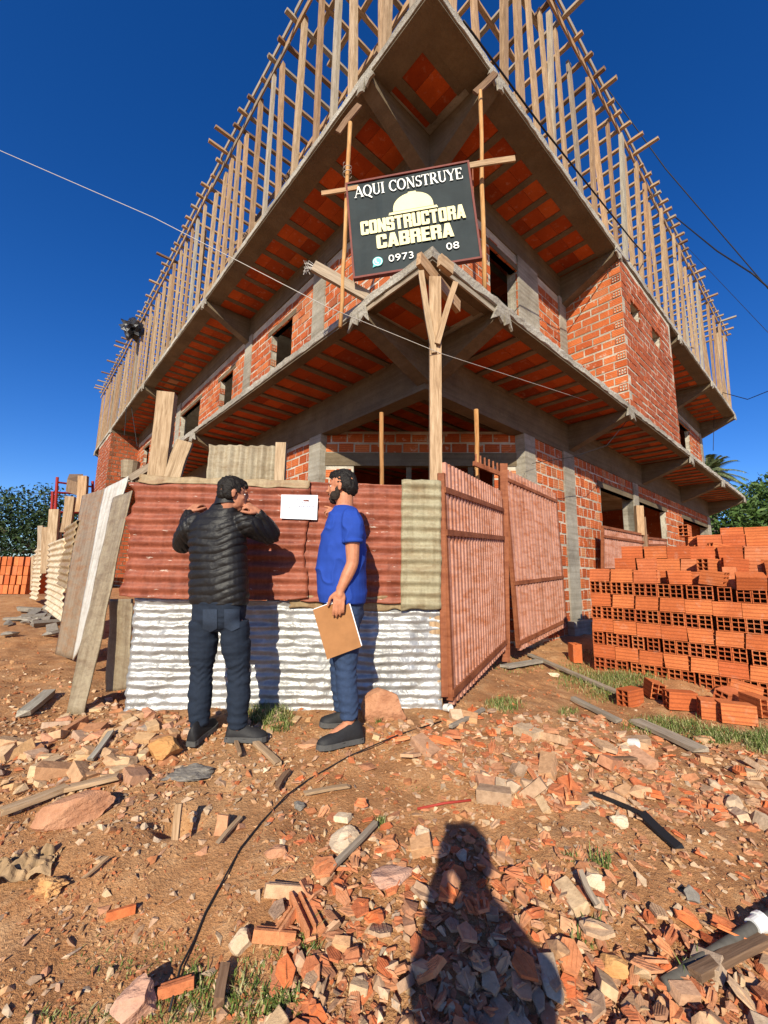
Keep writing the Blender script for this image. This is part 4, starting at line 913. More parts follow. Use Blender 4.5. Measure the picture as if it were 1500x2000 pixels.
for (x, b, c, a, rl, ty) in ((.98, .10, 7, .25, 0, 0), (1.30, .08, 7, -.4, .0, .12), (1.62, .05, 7, .1, .5, 0), (1.25, .40, 8, 1.2, 0, 0), (1.5, .42, 8, .2, 0, .1), (1.9, .4, 8, -.5, 0, 0), (2.1, .62, 9, 1.4, 0, 0), (1.2, .9, 9.2, 1.3, 0, 0), (1.75, .95, 10, .3, .3, 0),
        (1.0, 1.1, 11, 1.5, 0, 0), (2.3, .1, 8, .3, 0, 0), (2.2, .35, 9, .1, 0, 0), (2.35, .35, 10, .0, 0, 0), (1.45, .15, 7, 1.5, 0, 1.57), (2.0, .16, 7, 1.2, 0, 0), (1.35, .66, 9.1, .6, 0, .2)):
    hbrick(PP+PD*x+PB*b+ZU*(pz(x)+c*PH+.004+.06*abs(ty)), (PD*math.cos(a)+PB*math.sin(a)), 'loose brick tossed askew on top of the big pile', 'loose bricks on the pile', (0, ty), rl)
# hidden heart of the pile, one mass
m = MB()
for k in range(1, 7):
    for x in np.arange(.3, 2.4, .2545):
        for c in range(0, 7): m.obox(PP+PD*x+PB*(.25*k+.03)+ZU*(pz(x)+c*PH), PD*.25, PB*.24, ZU*.158)
for (x, k, c) in TIER: m.obox(PP+PD*(x-.125)+PB*(.25*k+.01)+ZU*(pz(x)+c*PH), PD*.25, PB*.245, ZU*.158)
tag(m.build('stacked_bricks', 'brick'), 'inner bricks of the big pile behind its front face', 'bricks', kind='stuff')
m = None
q = at(1118, 1268, 6.1); hbrick(Vector((q.x, q.y, gz(q.x, q.y)+.12)), Vector((0, -1, 0)), 'single brick standing on end on the ground left of the big pile', None, (0, math.pi/2))
for (px, py, a, rl, ty, lab) in ((1232, 1378, .5, 0, 0, 'loose orange brick lying on the grass before the middle of the pile'), (1275, 1362, 1.3, .2, 0, 'broken upright brick on the grass next to the long plank end'), (1330, 1385, -.2, 0, 0, 'orange brick lying on the gravel in front of the pile, second from the plank'),
        (1415, 1378, .5, .3, 0, 'brick leaning on another at the right foot of the pile'), (1455, 1372, -.7, 0, .2, 'brick lying crosswise on the heap at the right foot of the pile'), (1480, 1395, 1.5, 0, 0, 'brick end on at the right edge of the picture on the ground'), (1440, 1412, -.35, 0, 0, 'long brick lying lowest at the right foot of the pile'), (1400, 1404, -.4, .1, 0, 'brick half buried in the grass at the right foot of the pile')):
    Y = 4.6 if px < 1350 else 3.95
    q = at(px, py, Y); 
    for _ in range(12): Y *= 1+(q.z-gz(q.x, q.y))/max(.3, CAM.z-q.z)*.5; q = at(px, py, Y)
    hbrick(Vector((q.x, q.y, gz(q.x, q.y)+.005+abs(ty)*.12)), Vector((math.cos(a), math.sin(a), 0)), lab, None, (0, ty), rl)
def ghit(px, py, Y=3.0):
    d = _F + _R*((px-750)/FPX) - _UP*((py-1000)/FPX); lo, hi = .3, 60.0
    f = lambda Y: (CAM+d*(Y/d.y)).z-float(ground((CAM+d*(Y/d.y)).x, Y))
    if f(hi) > 0: return None
    for _ in range(26):
        mid = (lo+hi)/2
        if f(mid) > 0: lo = mid
        else: hi = mid
    p = CAM+d*(lo/d.y); return p
def ghit_many(px, py):
    px = np.asarray(px, float); py = np.asarray(py, float); a = ((px-750)/FPX)[:, None]; b = ((py-1000)/FPX)[:, None]
    d = np.array(_F)[None]+np.array(_R)[None]*a-np.array(_UP)[None]*b; d = d/d[:, 1:2]; lo = np.full(len(px), .3); hi = np.full(len(px), 60.)
    f = lambda Y: (CAM.z+d[:, 2]*Y)-ground(CAM.x+d[:, 0]*Y, Y)
    ok = f(hi) < 0
    for _ in range(20):
        mid = (lo+hi)/2; up = f(mid) > 0; lo = np.where(up, mid, lo); hi = np.where(up, hi, mid)
    return [Vector((d[i, 0]*lo[i], lo[i], CAM.z+d[i, 2]*lo[i])) for i in range(len(px)) if ok[i]]
def inpolys(x, y, P):
    c = np.zeros(len(x), bool); n = len(P)
    for i in range(n):
        (x1, y1), (x2, y2) = P[i], P[(i+1) % n]
        if y1 != y2: c ^= ((y1 > y) != (y2 > y)) & (x < (x2-x1)*(y-y1)/(y2-y1)+x1)
    return c
# far left stack of upright bricks
for r in range(4):
    for i in range(11):
        x = -11.75+i*.165; o = bpy.data.objects.new('hollow_brick', BM); COL.objects.link(o); o.location = (x+J(.01), 12.0+J(.02), .93+r*.262)
        o.rotation_euler = (0, -math.pi/2, math.pi/2+J(.05)); o.scale = (1, 1.05, 1)
        tag(o, 'brick standing upright in the far brick stack by the dark tree on the left', 'brick', 'bricks of the far left stack')
m = MB(); m.obox((-11.8, 12.15, .6), (1.85, 0, 0), (0, .5, 0), (0, 0, 1.1)); tag(m.build('stacked_bricks', 'brick'), 'further bricks behind the front of the far left stack', 'bricks', kind='stuff')
# ------------------------------------------------------------------ rubble
def hull_mesh(name, n, sx, sy, sz, mat, seed, jag=.0):
    r = random.Random(seed); bm = bmesh.new()
    for _ in range(n):
        v = Vector((r.gauss(0, 1), r.gauss(0, 1), r.gauss(0, 1))).normalized()*(1-.25*r.random()); bm.verts.new((v.x*sx, v.y*sy, v.z*sz))
    bmesh.ops.convex_hull(bm, input=bm.verts)
    for v in [v for v in bm.verts if not v.link_faces]: bm.verts.remove(v)
    me = bpy.data.meshes.new(name); bm.to_mesh(me); bm.free()
    if mat: me.materials.append(MT[mat])
    return me
def box_stone(name, mat, seed, s=(1, .6, .4)):
    """squared rubble: a block with chopped corners"""
    r = random.Random(seed); bm = bmesh.new()
    for sx in (-1, 1):
        for sy in (-1, 1):
            for sz in (-1, 1):
                for k in range(2): bm.verts.new((sx*s[0]*r.uniform(.72, 1), sy*s[1]*r.uniform(.72, 1), sz*s[2]*r.uniform(.72, 1)))
    bmesh.ops.convex_hull(bm, input=bm.verts)
    for v in [v for v in bm.verts if not v.link_faces]: bm.verts.remove(v)
    me = bpy.data.meshes.new(name); bm.to_mesh(me); bm.free(); me.materials.append(MT[mat]); return me
def plate_mesh(name, seed, mat='shard', ribs=True):
    r = random.Random(seed); m = MB(); n = r.choice([4, 5, 5, 6]); th = r.uniform(.14, .24)
    el = r.uniform(.45, .9); P = []
    a0 = r.random()*6
    for i in range(n):
        a = a0+2*math.pi*(i+r.uniform(-.22, .22))/n; P.append((math.cos(a), math.sin(a)*el))
    V = [(x, y, 0) for x, y in P]+[(x*r.uniform(.93, 1), y*r.uniform(.93, 1), th) for x, y in P]
    m.add(V, [tuple(range(n))[::-1], tuple(range(n, 2*n))]+[(i, (i+1) % n, (i+1) % n+n, i+n) for i in range(n)], .5)
    if ribs and r.random() < .55:
        for y in ([0] if r.random() < .5 else [-.3*el, .35*el]):
            h = r.uniform(.15, .5); V = [(-.75, y-.07, th*.9), (.7, y-.07, th*.9), (.55, y+.07, th*.9), (-.7, y+.07, th*.9), (-.6, y-.06, th+h), (.5*r.random(), y-.06, th+h*r.uniform(.3, 1)), (.4*r.random(), y+.06, th+h*r.uniform(.3, 1)), (-.6, y+.06, th+h)]
            m.add(V, [(3, 2, 1, 0), (4, 5, 6, 7), (0, 1, 5, 4), (1, 2, 6, 5), (2, 3, 7, 6), (3, 0, 4, 7)], .5)
    else:
        k = r.randint(2, 4)
        for i in range(k):
            y = (-.5+(i+.5)/k)*el*1.3; m.obox((-.6, y-.03, th-.01), (1.2, 0, 0), (0, .05, 0), (0, 0, .05), .5)
    return m
SH = [plate_mesh('brick_shard', 100+i) for i in range(16)]; SHM = [m.mesh('brick_shard', 'shard') for m in SH]
STM = [hull_mesh('rubble_stone', 13, 1, .75, .55, 'stone', 200+i) for i in range(9)]+[box_stone('rubble_stone', 'stone', 230+i) for i in range(7)]
SDM = [box_stone('sandstone_chunk', 'sandstone', 300+i, (1, .55, .38)) for i in range(9)]+[hull_mesh('sandstone_chunk', 12, 1, .7, .45, 'sandstone', 320+i) for i in range(5)]
def rrot(flat=.5): return Quaternion((0, 0, 1), rnd.uniform(0, 6.28)) @ Quaternion(Vector((J(1), J(1), 0)).normalized(), rnd.gauss(0, flat))
def inpoly(x, y, P):
    c = False; n = len(P)
    for i in range(n):
        (x1, y1), (x2, y2) = P[i], P[(i+1) % n]
        if (y1 > y) != (y2 > y) and x < (x2-x1)*(y-y1)/(y2-y1)+x1: c = not c
    return c
HEAP = [(560, 2500), (500, 1990), (555, 1880), (520, 1770), (600, 1700), (640, 1610), (770, 1560), (900, 1640), (1060, 1660), (1160, 1690), (1290, 1770), (1400, 1790), (2000, 1850), (2000, 2500)]
BAND = [(820, 1400), (960, 1390), (1130, 1400), (1240, 1410), (1500, 1480), (1800, 1560), (1800, 1640), (1360, 1610), (1180, 1590), (980, 1570), (820, 1500), (760, 1440)]
LEFT = [(40, 1440), (190, 1370), (350, 1400), (560, 1430), (560, 1480), (330, 1490), (270, 1530), (150, 1530), (-60, 1560), (-200, 1500)]
UNDER = [(180, 1340), (255, 1390), (560, 1385), (640, 1420), (900, 1400), (820, 1440), (560, 1450), (300, 1440), (160, 1380)]
MIDD = [(540, 1440), (900, 1410), (1000, 1600), (1500, 1620), (1900, 1850), (1400, 1790), (1060, 1650), (900, 1640), (770, 1560), (640, 1620), (560, 1700), (500, 1600)]
LLOW = [(-200, 1560), (560, 1480), (560, 1700), (500, 1950), (300, 2300), (-300, 2300)]
LFT2 = [(-200, 1290), (120, 1300), (200, 1370), (330, 1400), (560, 1440), (560, 1560), (300, 1620), (-250, 1640)]
def samp(poly, n):
    xs = [p[0] for p in poly]; ys = [p[1] for p in poly]; out = []
    while len(out) < n:
        x, y = NR.uniform(min(xs), max(xs), n*3), NR.uniform(min(ys), min(max(ys), 2350), n*3); k = inpolys(x, y, poly)
        out += [(p, 0, 0) for p in ghit_many(x[k][:n], y[k][:n])]
    return out[:n]
def put(mesh, name, p, s, lab, cat, grp, lift=.3, flat=.45, sc=None):
    o = bpy.data.objects.new(name, mesh); COL.objects.link(o); o.rotation_mode = 'QUATERNION'; o.rotation_quaternion = rrot(flat)
    o.scale = sc or (s*rnd.uniform(.8, 1.2), s*rnd.uniform(.8, 1.15), s*rnd.uniform(.8, 1.1)); o.location = (p.x, p.y, gz(p.x, p.y)+s*lift)
    return tag(o, lab, cat, grp)
HB = 'broken orange shard of hollow brick lying in the rubble'; HG = 'orange brick shards in the rubble'
SB = 'pale angular stone lying in the rubble'; SG = 'pale stones in the rubble'
DB = 'yellowish angular block of rubble at the foot of the fence on the left'; DG = 'yellowish blocks left of the men'
near = [p for p in samp(HEAP, 330)]
for i, (p, x, y) in enumerate(near):
    k = rnd.random()
    if i < 190: put(rnd.choice(SHM), 'brick_shard', p, rnd.uniform(.028, .058), HB, 'brick shard', HG, rnd.uniform(.0, 1.0), .4)
    else: put(rnd.choice(STM), 'rubble_stone', p, rnd.uniform(.03, .055), SB, 'stone', SG, rnd.uniform(.1, .8), .5)
for i, (p, x, y) in enumerate(samp(BAND, 130)):
    if i < 70: put(rnd.choice(SHM), 'brick_shard', p, rnd.uniform(.04, .085), HB, 'brick shard', HG, .15, .3)
    else: put(rnd.choice(STM), 'rubble_stone', p, rnd.uniform(.04, .09), SB, 'stone', SG, .2, .35)
FEET = [(-1.12, 2.72), (-1.0, 2.85), (-.9, 2.76), (-.78, 2.78), (-.2, 2.7), (-.35, 2.66), (-.45, 2.95), (-.25, 2.95)]
for i, (p, x, y) in enumerate(samp(LEFT, 170)+samp(UNDER, 80)):
    if min(math.hypot(p.x-a, p.y-b-.0) for a, b in FEET) < .15 or (-1.3 < p.x < -.7 and 2.35 < p.y < 2.7 and rnd.random() < .6): continue
    put(rnd.choice(SDM), 'sandstone_chunk', p, .028+.075*rnd.random()**1.7 if i < 170 else rnd.uniform(.025, .06), DB, 'stone block', DG, .05, .3)
# everything smaller: chips, crumbs and shards nobody could count
def scatter_mass(name, mat, tmpl, items, lab, cat):
    """items: (point, size, lift, flat, colour) merged into one mesh with numpy"""
    Vs = []; Fs = []; Cs = []; off = 0
    T = [(np.array([v[:] for v in t[0]], float), t[1]) for t in tmpl]
    for (p, s, lift, fl, c) in items:
        V, F = T[rnd.randrange(len(T))]; M = np.array(rrot(fl).to_matrix()); 
        Vs.append((V*np.array([s*rnd.uniform(.7, 1.3), s*rnd.uniform(.7, 1.2), s*rnd.uniform(.7, 1.2)]))@M.T+np.array([p[0], p[1], p[2]+s*lift])); Fs += [tuple(k+off for k in f) for f in F]; Cs += [c]*len(F); off += len(V)
    me = bpy.data.meshes.new(name); me.from_pydata(np.vstack(Vs).tolist(), [], Fs)
    ca = me.color_attributes.new('Col', 'FLOAT_COLOR', 'CORNER'); tot = np.array([p.loop_total for p in me.polygons]); arr = np.ones((tot.sum(), 4), np.float32); arr[:, :3] = np.repeat(np.array(Cs, np.float32), tot)[:, None]
    ca.data.foreach_set('color', arr.ravel()); me.materials.append(MT[mat]); me.update()
    return tag(link(name, me), lab, cat, kind='stuff')
def tm(me): return ([v.co.copy() for v in me.vertices], [tuple(p.vertices) for p in me.polygons])
CT = [tm(hull_mesh('t', 7, 1, .8, .5, None, 400+i)) for i in range(14)]
ST_ = [(m.v, [tuple(f) for f in m.f]) for m in SH]
def mass_pts(n, poly=None, box=None, dens=None):
    out = []
    while len(out) < n:
        if poly: box = (min(p[0] for p in poly), min(p[1] for p in poly), max(p[0] for p in poly), 2300)
        x, y = NR.uniform(box[0], box[2], n*3), NR.uniform(box[1], box[3], n*3)
        k = inpolys(x, y, poly) if poly else np.ones(len(x), bool)
        if dens: k &= NR.uniform(0, 1, len(x)) < dens(x, y)
        out += ghit_many(x[k][:n], y[k][:n])
    return out[:n]
it = [(p, .012+.030*rnd.random()**1.8, rnd.uniform(-.3, .9), .5, rnd.random()) for p in mass_pts(2300, HEAP)]+[(p, rnd.uniform(.018, .05), .0, .3, rnd.random()) for p in mass_pts(620, BAND)]+[(p, rnd.uniform(.012, .036), .1, .35, rnd.random()) for p in mass_pts(170, MIDD)]
scatter_mass('brick_rubble', 'shard_a', ST_, it, 'mass of small orange brick shards covering the ground at the lower right', 'brick rubble')
it = [(p, rnd.uniform(.010, .028), rnd.uniform(-.2, 1.0), .7, rnd.random()) for p in mass_pts(2100, HEAP)]+[(p, rnd.uniform(.012, .045), .1, .4, rnd.random()) for p in mass_pts(900, BAND)]+[(p, rnd.uniform(.010, .034), .1, .4, rnd.random()) for p in mass_pts(360, MIDD)]+[(p, rnd.uniform(.010, .034), .1, .4, rnd.random()) for p in mass_pts(900, LFT2)]+[(p, .008+.03*rnd.random()**2, .1, .4, rnd.random()) for p in mass_pts(420, LLOW)]
scatter_mass('stone_rubble', 'stone_a', CT, it, 'mass of small pale stones among the brick shards', 'stone rubble')
def dn(x, y):
    d = .25+.75*(fbm(x/140., y/110., 5, 3) > -.02)
    d = np.where(inpolys(x, y, HEAP), d*.5, d); d = np.where((x > 760) & (y < 1700), d*.8, d); d = np.where((x < 620) & (y < 1560), np.minimum(1, d*1.5), d)
    return np.where((x < 560) & (y > 1600), d*.5, d)
it = [(p, (.0045+.013*rnd.random()**3)*(1 if y_ else 1.5), .15, .6, rnd.random()) for p, y_ in ((p, p.y < 2.6) for p in mass_pts(40000, None, (-900, 1225, 2400, 2300), dn))]
scatter_mass('gravel', 'chips', CT, it, 'gravel and crumbs of brick and stone scattered over the red earth', 'gravel')
it = [(p, rnd.uniform(.012, .04), .15, .5, rnd.random()) for p in mass_pts(1500, None, (-250, 1185, 1750, 1700), lambda x, y: np.where(((x < 640) & (y < 1560)) | (x > 760), 1, .15))]
scatter_mass('gravel', 'chips', CT, it, 'coarse chips of brick and stone scattered around the fence and the pile', 'gravel')
# single stones one can point at
def big(name, px, py, s, mat, lab, cat, seed, dims=(1, .7, .55), lift=.35, rz=0, tilt=(0, 0), bumpy=.10, sub=5):
    r = random.Random(seed); bm = bmesh.new(); bmesh.ops.create_icosphere(bm, subdivisions=sub, radius=1)
    pl = [(Vector((r.gauss(0, 1), r.gauss(0, 1), r.gauss(0, 1))).normalized(), r.uniform(.55, .85)) for _ in range(15)]
    for v in bm.verts:
        c = v.co.copy()
        for n, d in pl:
            k = c.dot(n)
            if k > d: c -= n*(k-d)
        k = 1+bumpy*1.3*float(fbm(c.x*2.5+seed, c.y*2.5+c.z*3, seed, 5)); v.co = Vector((c.x*k*dims[0], c.y*k*dims[1], c.z*k*dims[2]))*s
    me = bpy.data.meshes.new(name); bm.to_mesh(me); bm.free(); me.materials.append(MT[mat])
    p = ghit(px, py); o = link(name, me, None, (p.x, p.y, gz(p.x, p.y)+s*dims[2]*lift), (tilt[0], tilt[1], rz)); return tag(o, lab, cat)
m_var('rock_red', [(0, srgb(174, 122, 90)), (1, srgb(186, 138, 106))], 9, (.55, .42, .36), bs=1, bd=.03)
m_var('rock_yellow', [(0, srgb(190, 140, 86)), (1, srgb(202, 156, 104))], 8, (.7, .55, .45), bs=.8, bd=.02)
m_var('rock_pale', [(0, srgb(206, 184, 156)), (1, srgb(214, 192, 162))], 10, (.7, .6, .52), bs=.8, bd=.02)
m_var('rock_pink', [(0, srgb(190, 148, 124)), (1, srgb(198, 160, 138))], 8, (.66, .52, .46), bs=1, bd=.03)
big('boulder', 752, 1402, .165, 'rock_red', 'large reddish brown rock at the foot of the silver sheet beside the blue shirt man', 'rock', 1, (1, .8, .85), .45)
big('boulder', 322, 1478, .105, 'rock_yellow', 'rounded yellow ochre stone in front of the left man, feet level', 'rock', 2, (1, .8, .75), .4)
big('boulder', 150, 1600, .16, 'rock_red', 'long layered red stone lying on bare earth at the left', 'rock', 3, (1.15, .5, .55), .45, .5, (.2, -.15))
big('boulder', 672, 1655, .085, 'rock_pale', 'squarish pale veined stone block left of the photographer shadow', 'rock', 4, (1, .85, .6), .45, .6)
big('boulder', 770, 1720, .105, 'rock_pink', 'long flat pale slab sloping beside the photographer shadow', 'rock', 5, (1.25, .55, .32), .5, .5, (-.2, .1))
big('boulder', 262, 1985, .075, 'rock_pink', 'pinkish grey stone in the grass at the bottom left', 'rock', 6, (1, .8, .85), .5, .4)
big('boulder', 470, 1850, .045, 'rock_pale', 'whitish stone with a teal stain above the bottom grass', 'rock', 7, (1, .8, .8), .5)
big('boulder', 583, 1580, .034, 'slate', 'small grey cube like stone lying alone on bare earth', 'rock', 8, (1, .9, .8), .5)
big('boulder', 540, 1668, .055, 'rock_red', 'reddish stone beside the hole with its flat side up', 'rock', 9, (1, .6, .5), .4)
big('boulder', 1210, 1610, .05, 'rock_pale', 'round pale stone right of the photographer shadow head', 'rock', 10, (1, .9, .6), .5)
big('boulder', 825, 1640, .055, 'rock_pale', 'round pale stone just left of the photographer shadow head', 'rock', 17, (.8, .8, .7), .5)
big('boulder', 1160, 1730, .05, 'rock_pale', 'cream angular stone right of the shadow, elbow level', 'rock', 11, (1, .9, .6), .6)
big('boulder', 1350, 1760, .04, 'slate', 'grey squared stone in the rubble at the right', 'rock', 12, (1, .8, .8), .6)
big('boulder', 1200, 1905, .065, 'rock_yellow', 'cream ribbed brick lump right of the shadow near the bottom', 'rock', 13, (.9, .6, .5), .7)
big('boulder', 95, 1745, .06, 'rock_yellow', 'crumpled earthy lump at the left edge beside the trash', 'rock', 14, (1, .8, .6), .5, .2, (0, 0), .5)
big('boulder', 720, 1500, .05, 'rock_red', 'low reddish stone in front of the blue shirt man', 'rock', 15, (1.3, .9, .4), .3)
big('boulder', 605, 1455, .085, 'shard', 'flat orange tile piece under the front shoe of the blue shirt man', 'brick piece', 16, (1.1, .8, .25), .15, .9)
big('boulder', 1080, 1320, .07, 'rock_pale', 'whitish stone on the ground between gate and plank', 'rock', 18, (1.2, .8, .5), .4)
big('cement_lump', 370, 1510, .12, 'slate', 'small heap of grey cement crumbs in front of the men', 'cement lump', 21, (1.1, .9, .3), .1, 0, (0, 0), .25)
# broken orange pieces gathered left of the shadow
for (px, py, s, rz, lab) in ((560, 1752, .085, .2, 'broad orange tile lying flat, topmost of the cluster left of the shadow'), (600, 1800, .085, -1.0, 'orange channel piece lying aslant in the cluster left of the shadow'), (555, 1815, .06, 1.2, 'orange piece standing on edge in the cluster left of the shadow'), (535, 1840, .07, .1, 'narrow orange piece lying lowest in the cluster left of the shadow'), (345, 1940, .05, .3, 'orange brick piece half hidden in the bottom grass'), (235, 1795, .045, .5, 'brown half brick lying alone left of the cable')):
    p = ghit(px, py); m = MB(); w = s*.42; m.obox((-s, -w, 0), (2*s, 0, 0), (0, 2*w, 0), (0, 0, .011), .5); m.obox((-s, -w, .011), (2*s, 0, 0), (0, .01, 0), (0, 0, w*.9), .5); m.obox((-s*.9, -w*.1, .011), (1.7*s, 0, 0), (0, .008, 0), (0, 0, w*.6), .5)
    o = m.build('brick_piece', 'shard'); o.location = (p.x, p.y, gz(p.x, p.y)+.012); o.rotation_euler = (J(.25), J(.2), rz); tag(o, lab, 'brick piece')
# slabs of broken paving by the far left fence
for i in range(22):
    p = ghit(rnd.uniform(15, 108), rnd.uniform(1192, 1245)); o = put(rnd.choice(SDM), 'paving_slab', p, .1, 'broken grey paving slab heaped at the foot of the receding left fence', 'slab', 'broken slabs left', .5, .35, (rnd.uniform(.1, .26), rnd.uniform(.08, .2), rnd.uniform(.06, .12))); 
    o.data = o.data.copy(); o.data.materials.clear(); o.data.materials.append(MT['slate'])
# ------------------------------------------------------------------ boards, pipes and litter on the ground
def gboard(px0, py0, px1, py1, w, h, lab, mat='wood', cat='board', lift=.02, name='wood_scrap'):
    a, b = ghit(px0, py0), ghit(px1, py1); a = a+ZU*(lift+h/2); b = b+ZU*(lift+h/2); return tag(board(name, a, b, w, h, mat, side=(b-a).cross(ZU), rag=.012), lab, cat)
gboard(1035, 1285, 1222, 1368, .07, .03, 'long weathered plank lying from the gate towards the brick pile', 'wood_grey', lift=.03)
gboard(985, 1308, 1055, 1296, .12, .03, 'short plank lying at the foot of the tall gate leaf', 'wood_grey')
gboard(45, 1405, 95, 1362, .08, .04, 'dark weathered board end lying alone at the left', 'wood_grey')
gboard(0, 1600, 130, 1550, .05, .025, 'long thin stick on the earth at the left edge', 'wood')
gboard(130, 1552, 230, 1528, .05, .02, 'short reddish stick ending at the layered red stone', 'wood')
gboard(175, 1495, 215, 1440, .03, .02, 'thin splintered batten among the yellow blocks', 'wood_grey')
gboard(498, 1460, 542, 1502, .04, .02, 'small slat lying before the left man, pointing to the lower right', 'wood')
gboard(456, 1450, 468, 1485, .02, .02, 'tiny stake by the right shoe of the left man', 'wood')
gboard(540, 1552, 562, 1518, .03, .02, 'short dark stick beside the black cable', 'wood_dark')
gboard(650, 1718, 735, 1628, .022, .018, 'grey stick leaning by the pale veined block', 'wood_grey', lift=.04)
gboard(595, 1560, 680, 1545, .03, .012, 'flat thin reddish lath right of the cable', 'wood')
gboard(880, 1428, 945, 1392, .03, .02, 'grey stick lying at the foot of the near gate leaf', 'wood_grey')
gboard(1120, 1372, 1210, 1418, .06, .03, 'grey split board among the rubble before the grass', 'wood_grey')
gboard(1240, 1415, 1370, 1475, .12, .03, 'broad broken grey board in the right rubble', 'wood_grey')
gboard(1155, 1492, 1240, 1490, .03, .015, 'thin brown stick lying level in the right rubble', 'wood_dark')
gboard(1138, 1750, 1170, 1815, .02, .012, 'short slat in the heap right of the shadow', 'wood_grey', lift=.07)
gboard(1160, 1560, 1258, 1602, .02, .012, 'upper strip of a bent black plastic strap', 'cable', 'strap'); gboard(1256, 1600, 1325, 1665, .05, .01, 'lower wide end of a bent black plastic strap', 'cable', 'strap')
gboard(1360, 1935, 1500, 1860, .035, .025, 'brown branch lying under the grey pipe', 'wood_dark', lift=.03)
gboard(425, 1990, 440, 1905, .03, .03, 'upright brown stub standing in the bottom grass', 'wood_dark', lift=.02)
gboard(205, 1690, 160, 1730, .012, .008, 'thin reddish twig by the litter at the left', 'wood')
m = MB(); a, b = ghit(1300, 1945), ghit(1560, 1790); a = a+ZU*.03; b = b+ZU*.06; m.tube([a, b], .0165, 16); pp = empty('drain_pipe', a, 'grey plastic pipe with a white coupling at the lower right', 'pipe'); m.build('tube', 'pipe_grey', pp, smooth=True)
m = MB(); c = a.lerp(b, .66); d = (b-a).normalized(); m.tube([c-d*.03, c-d*.028, c+d*.012, c+d*.012, c+d*.03], [.024, .024, .024, .029, .029], 18); m.build('coupling', 'white_plastic', pp, smooth=False)
m = MB(); a, b = ghit(815, 1585), ghit(920, 1566); m.tube([a+ZU*.012, a.lerp(b, .5)+ZU*.016, b+ZU*.008], .006, 8); tag(m.build('red_tube', 'red_tube', smooth=True), 'piece of red plastic tube above the photographer shadow', 'tube')
for (px, py, lab) in ((1230, 1460, 'white crushed can lying in the right rubble'), (870, 1390, 'small white cup lying at the right foot of the fence')):
    p = ghit(px, py)+ZU*.03; m = MB(); m.tube([p, p+Vector((.03, -.045, .012))], [.026, .03], 14, cap=False); m.tube([p, p+Vector((.0005, -.001, 0))], [.026, .018], 14)
    tag(m.build('can', 'white_plastic', smooth=False), lab, 'can')
bm = bmesh.new(); bmesh.ops.create_grid(bm, x_segments=44, y_segments=32, size=.5)
for v in bm.verts:
    x_, y_ = v.co.x, v.co.y; r_ = 1-.25*float(fbm(x_*3, y_*3, 5, 2)); h_ = abs(float(fbm(x_*3.2+2, y_*3.2, 77, 3)))
    v.co = Vector((x_*.24*r_, y_*.15*r_, .015+.13*h_*(1-1.5*(x_*x_+y_*y_))+.02*float(fbm(x_*9, y_*9, 3, 2))))
me = bpy.data.meshes.new('litter'); bm.to_mesh(me); bm.free(); simple('litter', srgb(170, 140, 104), .7, 0, .8, 12, .5, .02); me.materials.append(MT['litter']); p = ghit(45, 1705); tag(link('crumpled_sack', me, None, Vector((p.x, p.y, gz(p.x, p.y)+.005)), (.12, .0, .3)), 'crumpled paper sack lying at the left edge', 'litter')
m = MB(); pts = [(862, 1412), (780, 1440), (680, 1480), (600, 1528), (560, 1560), (510, 1610), (470, 1660), (440, 1720), (400, 1790), (380, 1840), (352, 1900), (330, 1985)]
m.tube([ghit(*q)+ZU*(.012+.006*math.sin(i*2)) for i, q in enumerate(pts)], .0038, 6); tag(m.build('ground_cable', 'cable', smooth=True), 'thin black cable curving over the earth from the fence to the bottom', 'cable')
p = ghit(340, 1655); tag(board('wood_scrap', p+Vector((-.01, .03, -.05)), p+Vector((-.03, .08, .13)), .03, .015, 'wood', side=Vector((1, 0, 0))), 'small board sticking up out of the hole', 'board')
p = ghit(425, 1632); tag(board('brick_piece', p+Vector((0, 0, -.03)), p+Vector((.01, .03, .07)), .05, .02, 'shard', side=Vector((1, 0, 0))), 'orange brick piece upright at the right rim of the hole', 'brick piece')
gboard(425, 1660, 468, 1610, .02, .012, 'light slat lying at the right rim of the hole', 'wood')
# ------------------------------------------------------------------ vegetation
def grass_mass(name, spots, lab, h0=.07, mat='grass_blade'):
    m = MB()
    for (px, py, rx, ry, n, h) in spots:
        a_ = NR.uniform(0, 6.283, n); r_ = np.sqrt(NR.uniform(0, 1, n))*(.55+.45*NR.uniform(0, 1, n))
        for p in ghit_many(px+rx*r_*np.cos(a_), py+ry*r_*np.sin(a_)):
            hh = h*rnd.uniform(.4, 1.2); d = Vector((J(1), J(1), 0)).normalized(); w = d.cross(ZU)*rnd.uniform(.0015, .0032); b = p-ZU*.01
            q = b+ZU*hh*.6+d*hh*rnd.uniform(.05, .35); t = q+ZU*hh*rnd.uniform(.0, .4)+d*hh*rnd.uniform(.2, .6)
            m.add([b-w, b+w, q+w*.8, q-w*.8, t], [(0, 1, 2, 3), (3, 2, 4)], rnd.random())
    return tag(m.build(name, mat), lab, 'grass', kind='stuff')
grass_mass('grass', [(520, 1400, 60, 22, 700, .09), (540, 1420, 40, 14, 300, .07), (735, 1410, 10, 8, 60, .06)], 'short green grass at the foot of the silver sheet between the two men')
grass_mass('grass', [(985, 1378, 45, 18, 500, .06), (1110, 1392, 25, 10, 160, .05), (1010, 1300, 60, 25, 250, .05), (1120, 1320, 50, 35, 700, .07), (1190, 1345, 70, 35, 1300, .08), (1240, 1330, 80, 30, 900, .08), (1160, 1280, 60, 14, 300, .07), (1300, 1420, 100, 22, 1300, .07), (1400, 1440, 70, 18, 900, .07), (1490, 1450, 50, 26, 900, .08), (1190, 1325, 110, 14, 500, .09)], 'green grass growing between the gate and the brick pile')
